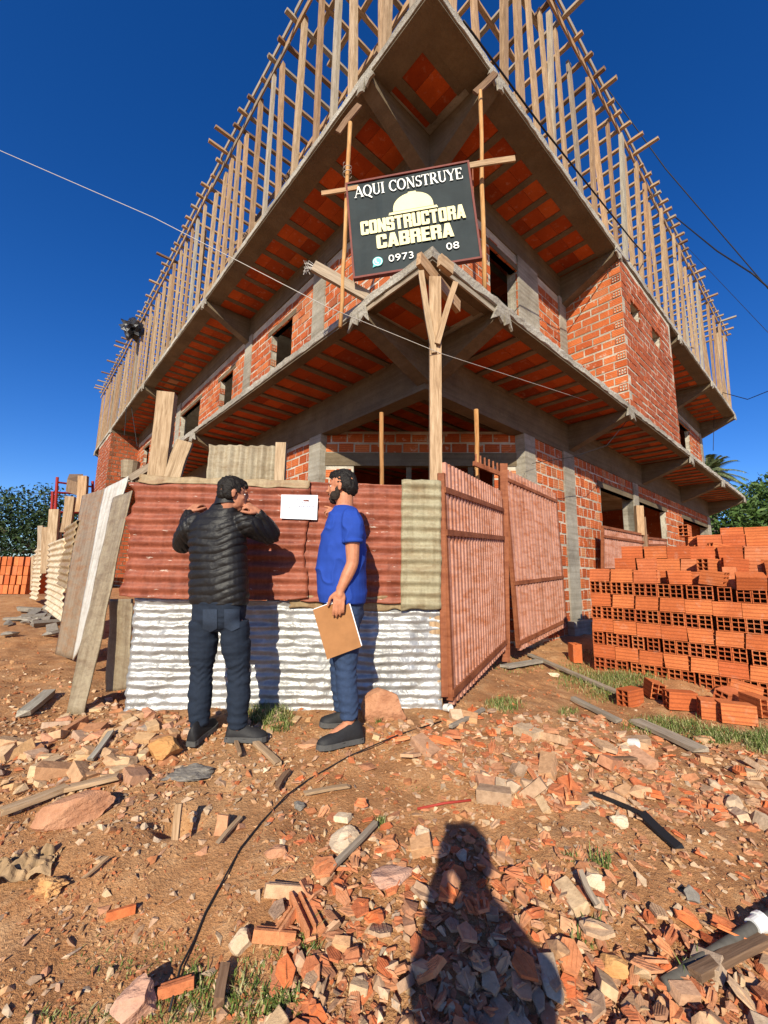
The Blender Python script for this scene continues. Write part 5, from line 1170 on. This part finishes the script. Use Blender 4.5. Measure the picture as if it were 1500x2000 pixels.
grass_mass('grass', [(330, 1970, 140, 50, 300, .035), (480, 1960, 110, 60, 260, .05), (380, 1930, 40, 40, 120, .045), (260, 1870, 150, 60, 420, .02), (600, 1850, 30, 60, 90, .06), (150, 1990, 160, 20, 120, .03), (520, 1900, 90, 50, 140, .035), (560, 1970, 40, 30, 120, .055)], 'thin dry and green grass at the bottom left')
grass_mass('grass', [(742, 1612, 12, 10, 40, .05), (1172, 1690, 30, 20, 60, .07), (1150, 1830, 60, 25, 70, .07), (1360, 1900, 50, 30, 50, .06), (800, 1545, 60, 10, 30, .03), (1115, 1680, 15, 8, 30, .05)], 'single tufts of grass growing through the brick rubble')
def tree(name, base, h, cr, blobs, n, ls, lab, mat='tree_leaf', tr=.35, seed=5, asp=.45):
    r = random.Random(seed); e = empty(name, base, lab, 'tree'); m = MB()
    m.tube([base-ZU*.2, base+ZU*h*.25+Vector((.1, 0, 0)), base+ZU*h*.5], [tr, tr*.8, tr*.55], 10)
    for b in blobs: c = base+Vector(b[:3]); m.tube([base+ZU*h*.3, base.lerp(c, .6)+ZU*h*.12, c], [tr*.4, tr*.25, tr*.08], 6)
    m.build('trunk', 'trunk', e, smooth=True)
    m = MB()
    for _ in range(n):
        b = r.choice(blobs); c = base+Vector(b[:3]); v = Vector((r.gauss(0, 1), r.gauss(0, 1), r.gauss(0, 1))).normalized()*(r.random()**.4)
        k = 1+.35*float(vnoise(v.x*3+b[0], v.z*3+v.y*2, seed)); p = c+Vector((v.x*b[3]*k, v.y*b[3]*k, v.z*b[4]*k))
        d = Vector((r.gauss(0, 1), r.gauss(0, 1), r.gauss(-.4, .6))).normalized(); s = d.orthogonal().normalized(); s = (s*math.cos(r.random()*6)+d.cross(s)*math.sin(r.random()*6)); l = ls*r.uniform(.6, 1.3); w = l*asp*.5
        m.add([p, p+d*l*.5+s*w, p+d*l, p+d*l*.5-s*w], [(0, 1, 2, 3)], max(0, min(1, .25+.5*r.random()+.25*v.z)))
    m.build('crown', mat, e)
b0 = Vector((-21.5, 26, 1.0))
tree('broadleaf_tree', b0, 5.2, 0, [(-3, 0, 3.3, 2.8, 2.2), (0, 0, 3.9, 2.4, 2.0), (1.8, -.5, 2.8, 2.0, 1.8), (-1.5, -1, 1.6, 2.6, 1.7), (2.6, .5, 1.5, 1.7, 1.5), (-5.5, .5, 4.2, 2.8, 2.3), (3.9, .8, 1.8, 1.5, 1.2)], 26000, .22, 'dark dense broadleaf tree behind the far left brick stack', 'dark_leaf', seed=3)
tree('broadleaf_tree', Vector((-13.6, 25, 1)), 3, 0, [(0, 0, 1.6, 1.6, 1.3), (1.2, .4, 1.7, 1.1, 1.1), (-1.2, 0, 1.2, 1.3, 1.1)], 7000, .2, 'lower dark tree seen through the red scaffold', 'dark_leaf', seed=9)
tree('broadleaf_tree', Vector((21.0, 20.6, .8)), 6, 0, [(-3.6, 0, 3.2, 1.8, 1.6), (-1.8, -.5, 4.1, 1.9, 1.6), (.3, 0, 4.9, 2.2, 1.7), (-2.6, -.8, 1.6, 2.2, 1.5), (.6, -1, 2.2, 2.6, 2.0), (3, .5, 4.4, 2.5, 2.2), (2.6, -1, 1.6, 2.4, 1.8)], 22000, .36, 'bright green broadleaf tree behind the brick pile on the right', seed=12, asp=.28)
def palm():
    b = Vector((24.8, 29.5, .8)); c = at(1385, 925, 29.5); e = empty('palm_tree', b, 'palm tree rising behind the right end of the building', 'tree'); m = MB()
    m.tube([Vector((c.x, c.y, .5)), c], [.28, .2], 10); m.build('trunk', 'trunk', e); m = MB(); r = random.Random(2)
    for i in range(64):
        a = r.random()*6.28; el = r.uniform(-.5, 1.3); L_ = r.uniform(1.9, 2.7); d = Vector((math.cos(a)*math.cos(el), math.sin(a)*math.cos(el), math.sin(el))); prev = c
        for k in range(9):
            f = (k+1)/9; q = c+d*L_*f-ZU*(L_*.45*f*f); ax = (q-prev).normalized(); s = ax.cross(ZU).normalized()
            m.beam(prev, q, .03, .02, c=.3)
            for j in range(3):
                o = prev.lerp(q, j/3)
                for sg in (-1, 1):
                    dd = (s*sg+ax*.7-ZU*.45).normalized(); l = .55*(1-.4*f); w = ax*.045; m.add([o-w, o+w, o+dd*l], [(0, 1, 2)], r.random())
            prev = q
    m.build('crown', 'palm_leaf', e)
palm()
# ------------------------------------------------------------------ people
def ell(m, c, s, f, u, a, b, h, n=16, k=10):
    """ellipsoid: half axes a along s, b along f, h along u"""
    V = [c-u*h]; F = []
    for j in range(1, k):
        th = -math.pi/2+math.pi*j/k
        for i in range(n):
            ph = 2*math.pi*i/n; V.append(c+s*(a*math.cos(th)*math.cos(ph))+f*(b*math.cos(th)*math.sin(ph))+u*(h*math.sin(th)))
    V.append(c+u*h); e = len(V)-1
    for i in range(n): F.append((0, 1+(i+1) % n, 1+i)); F.append((e, e-n+i, e-n+(i+1) % n))
    for j in range(k-2):
        for i in range(n): a0 = 1+j*n+i; b0 = 1+j*n+(i+1) % n; F.append((a0, b0, b0+n, a0+n))
    if s.cross(f).dot(u) < 0: F = [q[::-1] for q in F]
    m.add(V, F, .5)
def limb(m, pts, rad, n=14, cap=True):
    pts = [Vector(p) for p in pts]; P = []; R_ = []
    for i in range(len(pts)-1):
        for k in range(5):
            t = k/5; P.append(pts[i].lerp(pts[i+1], t)); R_.append(rad[i]*(1-t)+rad[i+1]*t)
    P.append(pts[-1]); R_.append(rad[-1])
    for _ in range(2): P = [P[0]]+[(P[i-1]+P[i]*2+P[i+1])/4 for i in range(1, len(P)-1)]+[P[-1]]
    if cap:
        d0 = (P[0]-P[1]).normalized(); d1 = (P[-1]-P[-2]).normalized(); r0, r1 = R_[0], R_[-1]
        P = [P[0]+d0*r0*.95, P[0]+d0*r0*.7]+P+[P[-1]+d1*r1*.7, P[-1]+d1*r1*.95]; R_ = [r0*.3, r0*.72]+R_+[r1*.72, r1*.3]
    m.tube(P, R_, n)
def torso(m, rings, n=30, ex=2.35):
    V = []; F = []
    for (c, a, b, s, f) in rings:
        for i in range(n):
            t = 2*math.pi*i/n; ct, st = math.cos(t), math.sin(t)
            V.append(c+s*(a*math.copysign(abs(ct)**(2/ex), ct))+f*(b*math.copysign(abs(st)**(2/ex), st)))
    for k in range(len(rings)-1):
        for i in range(n): F.append((k*n+i, k*n+(i+1) % n, (k+1)*n+(i+1) % n, (k+1)*n+i))
    F.append(tuple(range(n))[::-1]); F.append(tuple((len(rings)-1)*n+i for i in range(n))); m.add(V, F, .5)
def melt(m, name, mat, vox, smooth=4, fac=.5, disp=None):
    """join overlapping shapes into one continuous skin"""
    me = bpy.data.meshes.new('tmp'); me.from_pydata(m.v, [], m.f); o = bpy.data.objects.new('tmp', me); COL.objects.link(o)
    bm = bmesh.new(); bm.from_mesh(me); bmesh.ops.recalc_face_normals(bm, faces=bm.faces); bm.to_mesh(me); bm.free()
    r = o.modifiers.new('r', 'REMESH'); r.mode = 'VOXEL'; r.voxel_size = vox
    s = o.modifiers.new('s', 'SMOOTH'); s.factor = fac; s.iterations = smooth
    bpy.context.view_layer.update(); out = bpy.data.meshes.new_from_object(o.evaluated_get(bpy.context.evaluated_depsgraph_get())); bpy.data.objects.remove(o)
    out.name = name; out.materials.clear(); out.materials.append(MT[mat])
    if disp:
        n = len(out.vertices); co = np.zeros(n*3); no = np.zeros(n*3); out.vertices.foreach_get('co', co); out.vertices.foreach_get('normal', no); co = co.reshape(-1, 3); no = no.reshape(-1, 3)
        co = co+no*disp(co, no)[:, None]; out.vertices.foreach_set('co', co.ravel())
    out.polygons.foreach_set('use_smooth', [True]*len(out.polygons)); out.update(); return out
def hand(m, w, d, nrm, thumb, curl=.5, sz=1.0, spread=.06, curls=None):
    """w wrist, d direction of the palm, nrm out of the back of the hand, thumb: direction of the thumb side"""
    d = d.normalized(); nrm = (nrm-d*nrm.dot(d)).normalized(); t = (thumb-d*thumb.dot(d)-nrm*thumb.dot(nrm)).normalized()
    P = w+d*.045*sz; ell(m, P, t, nrm, d, .040*sz, .015*sz, .052*sz); limb(m, [w-d*.02, w+d*.03*sz], [.026*sz, .027*sz], 10)
    for k, (o, L_) in enumerate(((.030, .070), (.010, .078), (-.010, .073), (-.029, .058))):
        b = w+d*.082*sz+t*o*sz; a = 0; p = b-d*.02; pts = [p, b]; dd = d+t*(o*spread*20); dd.normalize(); c = curls[k] if curls else curl
        for f, l in ((.45, 1.0), (.32, 1.15), (.23, .9)):
            a += c*l; v = dd*math.cos(a)-nrm*math.sin(a); b = b+v*L_*f*sz*1.05; pts.append(b)
        limb(m, pts, [.0095*sz, .0092*sz, .0088*sz, .0082*sz, .0070*sz], 8)
    b = w+d*.02*sz+t*.028*sz; v1 = (t*.75+d*.65-nrm*.25).normalized(); v2 = (t*.25+d*.9-nrm*.35).normalized()
    limb(m, [b, b+v1*.038*sz, b+v1*.038*sz+v2*.030*sz, b+v1*.038*sz+v2*.055*sz], [.015*sz, .012*sz, .0105*sz, .008*sz], 8)
def head(m, c, f, u):
    f = f.normalized(); u = (u-f*u.dot(f)).normalized(); s = f.cross(u)
    E = lambda o, a, b, h: ell(m, c+f*o[0]+s*o[1]+u*o[2], s, f, u, a, b, h)
    E((-.012, 0, .034), .076, .096, .084); E((.030, 0, -.028), .061, .064, .082); E((.055, 0, -.088), .032, .028, .024); E((.02, 0, -.075), .052, .05, .03)
    E((.100, 0, -.018), .014, .022, .013); E((.088, 0, .006), .010, .018, .028); E((.076, 0, .030), .048, .018, .010); E((.083, 0, -.050), .024, .013, .007); E((.081, 0, -.061), .021, .013, .007)
    for k in (-1, 1):
        E((.058, k*.040, -.018), .018, .018, .016); E((-.008, k*.077, -.006), .009, .015, .028); E((-.012, k*.082, .004), .005, .017, .018)
    return s, f, u
def foot(heel, toe, h0, name, par, hgt=.085, w=.05):
    hgt *= 1.14
    """shoe from heel to toe (points on the ground), with its sole as a part"""
    d = (toe-heel); L_ = d.length; d.normalize(); s = d.cross(ZU).normalized(); u = s.cross(d).normalized(); m = MB(); so = MB(); V = []; n = 16
    prof = [(0, .55, .45), (.03, .72, .9), (.12, .78, 1.1), (.26, .74, 1.08), (.42, .80, .86), (.58, .92, .68), (.74, 1.0, .56), (.88, .86, .46), (.97, .52, .34), (1.0, .2, .2)]
    for (t, ww, hh) in prof:
        c = heel+d*L_*t+u*(.02)
        for i in range(n):
            a = 2*math.pi*i/n; z = math.sin(a); V.append(c+s*(w*ww*math.cos(a)*(1-.25*max(0, z)))+u*((hgt*hh-.0)*max(0, z) if z > 0 else .012*z))
    F = [tuple(range(n))[::-1], tuple((len(prof)-1)*n+i for i in range(n))]
    for k in range(len(prof)-1):
        for i in range(n): F.append((k*n+i, k*n+(i+1) % n, (k+1)*n+(i+1) % n, (k+1)*n+i))
    m.add(V, F, .5); o = m.build(name, 'shoe', par, smooth=True)
    V = []; q = [(-.02, .5), (0, .68), (.1, .8), (.28, .78), (.45, .82), (.6, .96), (.76, 1.06), (.9, .9), (.99, .5), (1.015, .2)]
    out = [heel+d*L_*t+s*w*ww for t, ww in q]+[heel+d*L_*t-s*w*ww for t, ww in q[::-1]]; k = len(out)
    so.add(out+[p+u*.030+(p-(heel+toe)/2)*-.02 for p in out], [tuple(range(k))[::-1], tuple(range(k, 2*k))]+[(i, (i+1) % k, (i+1) % k+k, i+k) for i in range(k)], .5); so.build('sole', 'sole', o)
    m = MB()   # laces
    for t in (.40, .47, .54, .61): c = heel+d*L_*t; m.tube([c+s*w*.42+u*(hgt*(1.12-t*.75)), c+u*(hgt*(1.22-t*.75)+.012), c-s*w*.42+u*(hgt*(1.12-t*.75))], .003, 5)
    m.build('laces', 'sole', o); return o
def rings(spec, s, f): return [(c, a, b, s, f) for (c, a, b) in spec]
def shrink(spec, k, dz=0): return [(c, a*k, b*k) for (c, a, b) in spec]
def eyes(par, c, s, f, u):
    for k in (-1, 1):
        m = MB(); ell(m, c+f*.070+s*k*.031+u*.010, s, f, u, .010, .007, .006); e = m.build('eye', 'eye_white', par, smooth=True)
        m = MB(); ell(m, c+f*.0758+s*k*.031+u*.010, s, f, u, .0055, .004, .0055); m.build('pupil', 'eye_dark', e, smooth=True)
def hair(par, c, s, f, u, kind):
    m = MB(); E = lambda o, a, b, h: ell(m, c+f*o[0]+s*o[1]+u*o[2], s, f, u, a, b, h)
    if kind == 0:
        E((-.018, 0, .044), .080, .096, .084); E((-.052, 0, -.004), .068, .052, .062); E((.03, 0, .085), .056, .052, .034)
        for k in (-1, 1): E((-.034, k*.058, .006), .024, .046, .056); E((.014, k*.066, .034), .010, .024, .034)
        E((.068, .012, .070), .040, .022, .020)
    else:
        E((-.012, 0, .060), .074, .094, .076); E((.03, 0, .095), .056, .058, .036); E((-.060, 0, .004), .072, .058, .076); E((.064, 0, .088), .042, .026, .024)
        for k in (-1, 1): E((-.034, k*.061, .026), .019, .056, .052)
    me = melt(m, 'hair', 'hair', .0045, 2, .5, lambda co, no: .0035*fbm(co[:, 0]*70+co[:, 2]*30, co[:, 2]*60+co[:, 1]*50, 4, 3)*2.4)
    link('hair', me, par)
    if kind == 1:   # fading sides and beard
        m = MB(); E = lambda o, a, b, h: ell(m, c+f*o[0]+s*o[1]+u*o[2], s, f, u, a, b, h)
        for k in (-1, 1):
            E((.014, k*.062, -.034), .012, .018, .040); E((.034, k*.050, -.060), .018, .040, .036)
        E((.056, 0, -.090), .038, .034, .026); E((.090, 0, -.042), .026, .012, .007); E((.080, 0, -.076), .030, .018, .016)
        me = melt(m, 'beard', 'beard', .004, 2, .5, lambda co, no: .002*fbm(co[:, 0]*90, co[:, 2]*90, 6, 2)*2); link('beard', me, par)
def trousers(par, mat, hip, hl, kl, al, hr, kr, ar, R_, s, f, wrinkle=.004, waist=(.175, .13)):
    m = MB(); torso(m, rings([(hip-ZU*.13, waist[0]*.45, waist[1]*.6), (hip-ZU*.09, waist[0]*.82, waist[1]*.86), (hip-ZU*.03, waist[0]*1.0, waist[1]*1.0), (hip+ZU*.06, waist[0], waist[1]), (hip+ZU*.13, waist[0]*.95, waist[1]*.95)], s, f))
    for (h, k, a) in ((hl, kl, al), (hr, kr, ar)): limb(m, [h+ZU*.03, h.lerp(k, .5), k, k.lerp(a, .45), a], R_, 16, False)
    def d(co, no):
        w = fbm(co[:, 0]*9+co[:, 1]*4, co[:, 2]*26, 3, 3)*.9; lo = np.exp(-((co[:, 2]-al.z)/.12)**2); kn = np.exp(-((co[:, 2]-kl.z)/.09)**2)
        return wrinkle*1.5*w*2+(.0042*lo+.003*kn)*np.sin(co[:, 2]*130+4*fbm(co[:, 0]*9,co[:, 2]*5,2,2)+9*fbm(co[:, 0]*14+co[:, 1]*9,co[:, 2]*3,5,2))
    me = melt(m, 'jeans', mat, .0065, 12, .5, d); return link('jeans', me, par)
def body(par, skin, spec, s, f, hip, legs, arms, hc, hf, hu, neck, hands, leg_r):
    m = MB(); torso(m, rings(shrink(spec, .86), s, f)); hs, hf, hu = head(m, hc, hf, hu); limb(m, [neck-ZU*.03, hc-hu*.055-hf*.022], [.064, .057], 16)
    for (h, k, a, tip) in legs: limb(m, [h, k, a], leg_r, 12); limb(m, [a, a-ZU*.03, a+(tip-a)*.55-ZU*.0], [leg_r[2], .034, .026], 10)
    for (sh, e, w) in arms: limb(m, [sh, sh.lerp(e, .5), e, e.lerp(w, .45), w], [.052, .050, .041, .040, .027], 12)
    for h in hands: hand(m, *h[:4], **h[4])
    me = melt(m, 'body', skin, .0052, 2, .4); link('body', me, par); return hs, hf, hu
# --- the man in the black jacket, seen from behind
g1 = gz(-1.0, 2.8)
P1 = empty('person', Vector((-1.02, 2.8, g1)), 'man in black quilted jacket and dark jeans, back turned, hands raised', 'person')
s1, f1 = Vector((.97, -.24, 0)).normalized(), Vector((.24, .97, 0)).normalized()
sp1 = [(at(428, 1180, 2.80), .196, .128), (at(428, 1165, 2.80), .203, .135), (at(428, 1130, 2.80), .200, .135), (at(427, 1090, 2.81), .197, .132), (at(424, 1050, 2.82), .203, .130), (at(424, 1028, 2.82), .200, .118), (at(428, 1010, 2.82), .160, .098), (at(437, 995, 2.81), .102, .078), (at(442, 983, 2.80), .072, .068), (at(444, 975, 2.80), .066, .064)]
shl, shr = at(372, 1028, 2.85), at(484, 1022, 2.78)
el_, wl_ = at(355, 1070, 2.95), at(369, 1000, 3.10); er_, wr_ = at(532, 1048, 2.97), at(504, 1001, 2.80)
hL, kL, aL = at(399, 1222, 2.80), at(393, 1312, 2.82), at(389, 1420, 2.78); hR, kR, aR = at(457, 1222, 2.79), at(467, 1312, 2.82), at(464, 1422, 2.78)
hc1 = at(455, 966, 2.79); hf1 = Vector((.86, .50, -.12))
def onG(px, py, Y, dz=0): p = at(px, py, Y); return p
heelL, toeL = at(372, 1458, 2.68), at(420, 1416, 2.93); heelR, toeR = at(440, 1446, 2.76), at(521, 1446, 2.80)
hs, hf, hu = body(P1, 'skin', sp1, s1, f1, None, ((hL, kL, aL, toeL), (hR, kR, aR, toeR)), ((shl, el_, wl_), (shr, er_, wr_)), hc1, hf1, ZU, at(444, 996, 2.80),
    ((wl_, at(384, 986, 3.15)-wl_, Vector((-.3, -.8, .5)), Vector((.3, -.3, .8)), dict(curl=.55)), (wr_, at(486, 988, 2.77)-wr_, Vector((.3, -.5, .8)), Vector((-.3, -.6, -.3)), dict(curl=1.15))), (.08, .055, .04))
eyes(P1, hc1, hs, hf, hu); hair(P1, hc1, hs, hf, hu, 0)
m = MB(); torso(m, rings(sp1, s1, f1))
limb(m, [at(384, 1020, 2.84), shl-ZU*.02, shl.lerp(el_, .5)+s1*-.012, el_, el_.lerp(wl_, .5), wl_.lerp(el_, .08)], [.074, .078, .072, .064, .056, .042], 16)
limb(m, [at(470, 1018, 2.80), shr-ZU*.01, shr.lerp(er_, .5)-ZU*.01, er_, er_.lerp(wr_, .5), wr_.lerp(er_, .10)], [.074, .078, .074, .068, .060, .043], 16)
def quilt(co, no):
    x = co[:, 0]-sp1[3][0].x; z = co[:, 2]; arm = (x > .235) | (x < -.215)
    w = z-.42*np.clip(x-.03, 0, .3)+.10*np.clip(-x-.12, 0, .2)+.016*fbm(x*6, z*7, 31, 2); q = np.abs(np.sin(np.pi*w/.052))**.55
    qa = np.abs(np.sin(np.pi*(x*.9+.35*z)/.036))**.6
    am = .6+1.2*np.clip(fbm(x*5, z*9, 41, 3)+.35, 0, 1)
    return np.where(arm, .007*(qa-.7), .0085*am*(q-.75))+.006*fbm(co[:, 0]*16, co[:, 2]*26+co[:, 1]*12, 8, 3)
link('jacket', melt(m, 'jacket', 'jacket', .0058, 3, .5, quilt), P1)
m = MB(); V = []; n = 24; cc = at(444, 978, 2.80)
for j, (dz, k) in enumerate(((-.03, 1.12), (0, 1.0), (.032, .96), (.034, .86), (0, .86))):
    for i in range(n): t = 2*math.pi*i/n; V.append(cc+ZU*(dz+.01*math.cos(t))+s1*.080*k*math.cos(t)+f1*.078*k*math.sin(t))
m.add(V, [(j*n+i, j*n+(i+1) % n, (j+1)*n+(i+1) % n, (j+1)*n+i) for j in range(4) for i in range(n)], .5); m.build('collar', 'jacket', P1, smooth=True)
j1 = trousers(P1, 'denim', at(428, 1192, 2.80), hL, kL, aL, hR, kR, aR, [.094, .092, .070, .074, .056], s1, f1, waist=(.180, .13))
def patch(par, px0, py0, px1, py1, Y, off, mat='denim'):
    """back pocket laid on the seat of the jeans"""
    m = MB(); V = []; K = 6
    ob = j1; dg = bpy.context.evaluated_depsgraph_get()
    for j in range(K+1):
        for i in range(K+1):
            u, v = i/K, j/K; y = py0+(py1-py0)*v+(7*(1-abs(2*u-1)) if j == K else 0); d = (at(px0+(px1-px0)*u, y, Y)-CAM).normalized()
            hit = ob.ray_cast(CAM, d, distance=6); p = hit[1]-d*off if hit[0] else at(px0+(px1-px0)*u, y, Y); V.append(p)
    m.add(V, [(j*(K+1)+i, (j+1)*(K+1)+i, (j+1)*(K+1)+i+1, j*(K+1)+i+1) for j in range(K) for i in range(K)], .5); o = m.build('back_pocket', mat, par, smooth=True)
bpy.context.view_layer.update()
patch(j1, 396, 1190, 424, 1228, 2.66, .006, 'denim_patch'); patch(j1, 438, 1190, 468, 1226, 2.68, .006, 'denim_patch')
foot(heelL, toeL, 0, 'shoe', P1, .082, .046); foot(heelR, toeR, 0, 'shoe', P1, .082, .048)
# --- the man in the blue shirt, in profile
g2 = gz(-.22, 2.8)
P2 = empty('person', Vector((-.2, 2.85, g2)), 'bearded man in blue T-shirt and jeans, in profile, holding a brown clipboard', 'person')
f2, s2 = Vector((-.985, .17, 0)), Vector((.17, .985, 0))
sp2 = [(at(668, 1176, 2.86), .172, .148), (at(668, 1160, 2.86), .180, .160), (at(667, 1120, 2.87), .184, .163), (at(668, 1085, 2.87), .186, .158), (at(672, 1050, 2.87), .192, .144), (at(674, 1025, 2.87), .196, .122), (at(674, 1008, 2.87), .170, .098), (at(673, 994, 2.87), .110, .076), (at(671, 989, 2.87), .074, .062)]
n1, n2, n3 = at(687, 1018, 2.71), at(689, 1100, 2.69), at(664, 1154, 2.66); q1, q2, q3 = at(668, 1018, 3.02), at(656, 1062, 3.10), at(664, 1006, 3.08)
hN, kN, aN = at(674, 1215, 2.80), at(676, 1305, 2.80), at(682, 1405, 2.76); hF, kF, aF = at(668, 1215, 2.93), at(665, 1300, 2.96), at(668, 1385, 2.98)
hc2 = at(668, 953, 2.87); hf2 = Vector((-.97, .22, -.04))
heelN, toeN = at(707, 1447, 2.78), at(619, 1464, 2.64); heelF, toeF = at(690, 1418, 2.98), at(624, 1418, 2.93)
hs, hf, hu = body(P2, 'skin_warm', sp2, s2, f2, None, ((hN, kN, aN, toeN), (hF, kF, aF, toeF)), ((n1, n2, n3), (q1, q2, q3)), hc2, hf2, ZU, at(673, 998, 2.87),
    ((n3, at(661, 1190, 2.64)-n3, Vector((.05, -1, .1)), Vector((-.9, 0, .2)), dict(curls=[.18, .22, .26, .3], spread=.05)), (q3, at(636, 992, 3.10)-q3, Vector((.2, -.6, .7)), Vector((-.1, -.5, .8)), dict(curls=[.12, .45, .7, .8]))), (.08, .055, .038))
eyes(P2, hc2, hs, hf, hu); hair(P2, hc2, hs, hf, hu, 1)
m = MB(); torso(m, rings(sp2, s2, f2))
limb(m, [at(682, 1012, 2.78), n1, n1.lerp(n2, .52)], [.070, .076, .068], 18, False); limb(m, [at(670, 1012, 2.95), q1, q1.lerp(q2, .7)], [.07, .074, .068], 16, False)
link('t_shirt', melt(m, 't_shirt', 'blue_cloth', .006, 5, .5, lambda co, no: .0045*fbm(co[:, 0]*7+co[:, 2]*9, co[:, 2]*5-co[:, 0]*6, 2, 3)+.011*np.clip(1-np.abs(3.2*fbm(co[:, 0]*5+co[:, 2]*7+2, co[:, 2]*3.2-co[:, 0]*9, 15, 2)), 0, 1)**2), P2)
m = MB(); e = n1.lerp(n2, .52); d = (n2-n1).normalized(); m.tube([e-d*.02, e-d*.004, e+d*.004], [.0715, .0715, .069], 20); m.build('sleeve_hem', 'blue_cloth', P2, smooth=True)
trousers(P2, 'denim_light', at(670, 1190, 2.86), hN, kN, aN, hF, kF, aF, [.098, .090, .070, .068, .054], s2, f2, waist=(.150, .140))
foot(heelN, toeN, 0, 'shoe', P2, .088, .047); foot(heelF, toeF, 0, 'shoe', P2, .085, .045)
m = MB(); m.tube([n3+(n2-n3).normalized()*.03+Vector((.031*math.cos(a), .027*math.sin(a), .006*math.sin(a))) for a in [i*.45 for i in range(15)]], .0022, 5); m.build('bracelet', 'wood_pole', P2)
cb = [at(611, 1191, 2.685), at(678, 1166, 2.69), at(706, 1263, 2.69), at(639, 1288, 2.685)]
cbn = (cb[1]-cb[0]).cross(cb[3]-cb[0]).normalized(); cbn = cbn if cbn.y < 0 else -cbn
ce = empty('clipboard', (cb[0]+cb[2])/2, 'brown hardboard clipboard held low in the hand of the blue shirt man', 'clipboard')
def slabq(c, th, nrm, name, mat, par): m = MB(); m.add(c+[p-nrm*th for p in c], [(3, 2, 1, 0), (4, 5, 6, 7), (0, 1, 5, 4), (1, 2, 6, 5), (2, 3, 7, 6), (3, 0, 4, 7)], .5); return m.build(name, mat, par)
slabq(cb, .004, cbn, 'board', 'cardboard', ce); e1 = (cb[1]-cb[0]).normalized(); e2 = (cb[3]-cb[0]).normalized()
slabq([p-cbn*.006+e1*.006-e2*.004 for p in cb], .003, cbn, 'paper_sheets', 'paper', ce)
c0 = cb[0]+(cb[1]-cb[0])*.42; m = MB(); m.obox(c0+cbn*.001-e2*.012, e1*.035, e2*.02, cbn*.004, .5); m.build('clip', 'white_plastic', ce)
# --- the photographer, standing behind the camera, whose shadow falls on the rubble
P3 = empty('person', Vector((.02, -.4, gz(0, -.4))), 'photographer in dark clothes holding up a phone with both hands', 'person')
s3, f3 = Vector((1, .0, 0)), Vector((0, 1, 0)); X3 = .035; g3 = gz(0, -.4)
V_ = lambda x, y, z: Vector((X3+x, y, g3+z))
sp3 = [(V_(0, -.40, .82), .165, .13), (V_(0, -.40, .95), .165, .13), (V_(0, -.39, 1.1), .17, .13), (V_(0, -.38, 1.25), .195, .12), (V_(0, -.37, 1.36), .19, .10), (V_(0, -.36, 1.41), .165, .09), (V_(0, -.35, 1.45), .12, .08), (V_(0, -.34, 1.49), .07, .07)]
ph = CAM+Vector((0, -.016, -.045))
a3 = [(V_(-.17, -.37, 1.33), V_(-.15, -.22, 1.2), ph+Vector((-.055, -.07, -.06))), (V_(.17, -.37, 1.33), V_(.15, -.22, 1.2), ph+Vector((.055, -.07, -.06)))]
lg = [(V_(k*.1, -.40, .84), V_(k*.12, -.38, .46), V_(k*.14, -.42, .09), V_(k*.16, -.2, .02)) for k in (-1, 1)]
hc3 = V_(0, -.27, 1.575)
hs, hf, hu = body(P3, 'skin', sp3, s3, f3, None, lg, a3, hc3, Vector((0, 1, -.08)), ZU, V_(0, -.35, 1.44),
    ((a3[0][2], Vector((.35, .25, .8)), Vector((-.5, -.8, .1)), Vector((.7, -.2, .2)), dict(curl=.55)), (a3[1][2], Vector((-.35, .25, .8)), Vector((.5, -.8, .1)), Vector((-.7, -.2, .2)), dict(curl=.55))), (.08, .055, .04))
eyes(P3, hc3, hs, hf, hu); hair(P3, hc3, hs, hf, hu, 0)
m = MB(); torso(m, rings(sp3, s3, f3))
for (a, b, c) in a3: limb(m, [a, a.lerp(b, .5), b, b.lerp(c, .85)], [.066, .06, .055, .042], 14)
link('sweater', melt(m, 'sweater', 'jacket', .009, 4), P3)
simple('black_glass', (.01, .01, .012, 1), .15)
trousers(P3, 'denim', V_(0, -.40, .86), lg[0][0], lg[0][1], lg[0][2], lg[1][0], lg[1][1], lg[1][2], [.10, .09, .07, .07, .06], s3, f3)
for l in lg: foot(Vector((l[2].x, l[2].y-.07, gz(l[2].x, -.45)+.0)), Vector((l[3].x, l[3].y+.0, gz(l[3].x, -.2))), 0, 'shoe', P3)
m = MB(); m.obox(ph+Vector((-.036, -.009, -.075)), Vector((.072, 0, 0)), Vector((0, .009, 0)), Vector((0, 0, .15)), .5); tag(m.build('phone', 'black_glass'), 'dark smartphone held up by the photographer', 'phone')
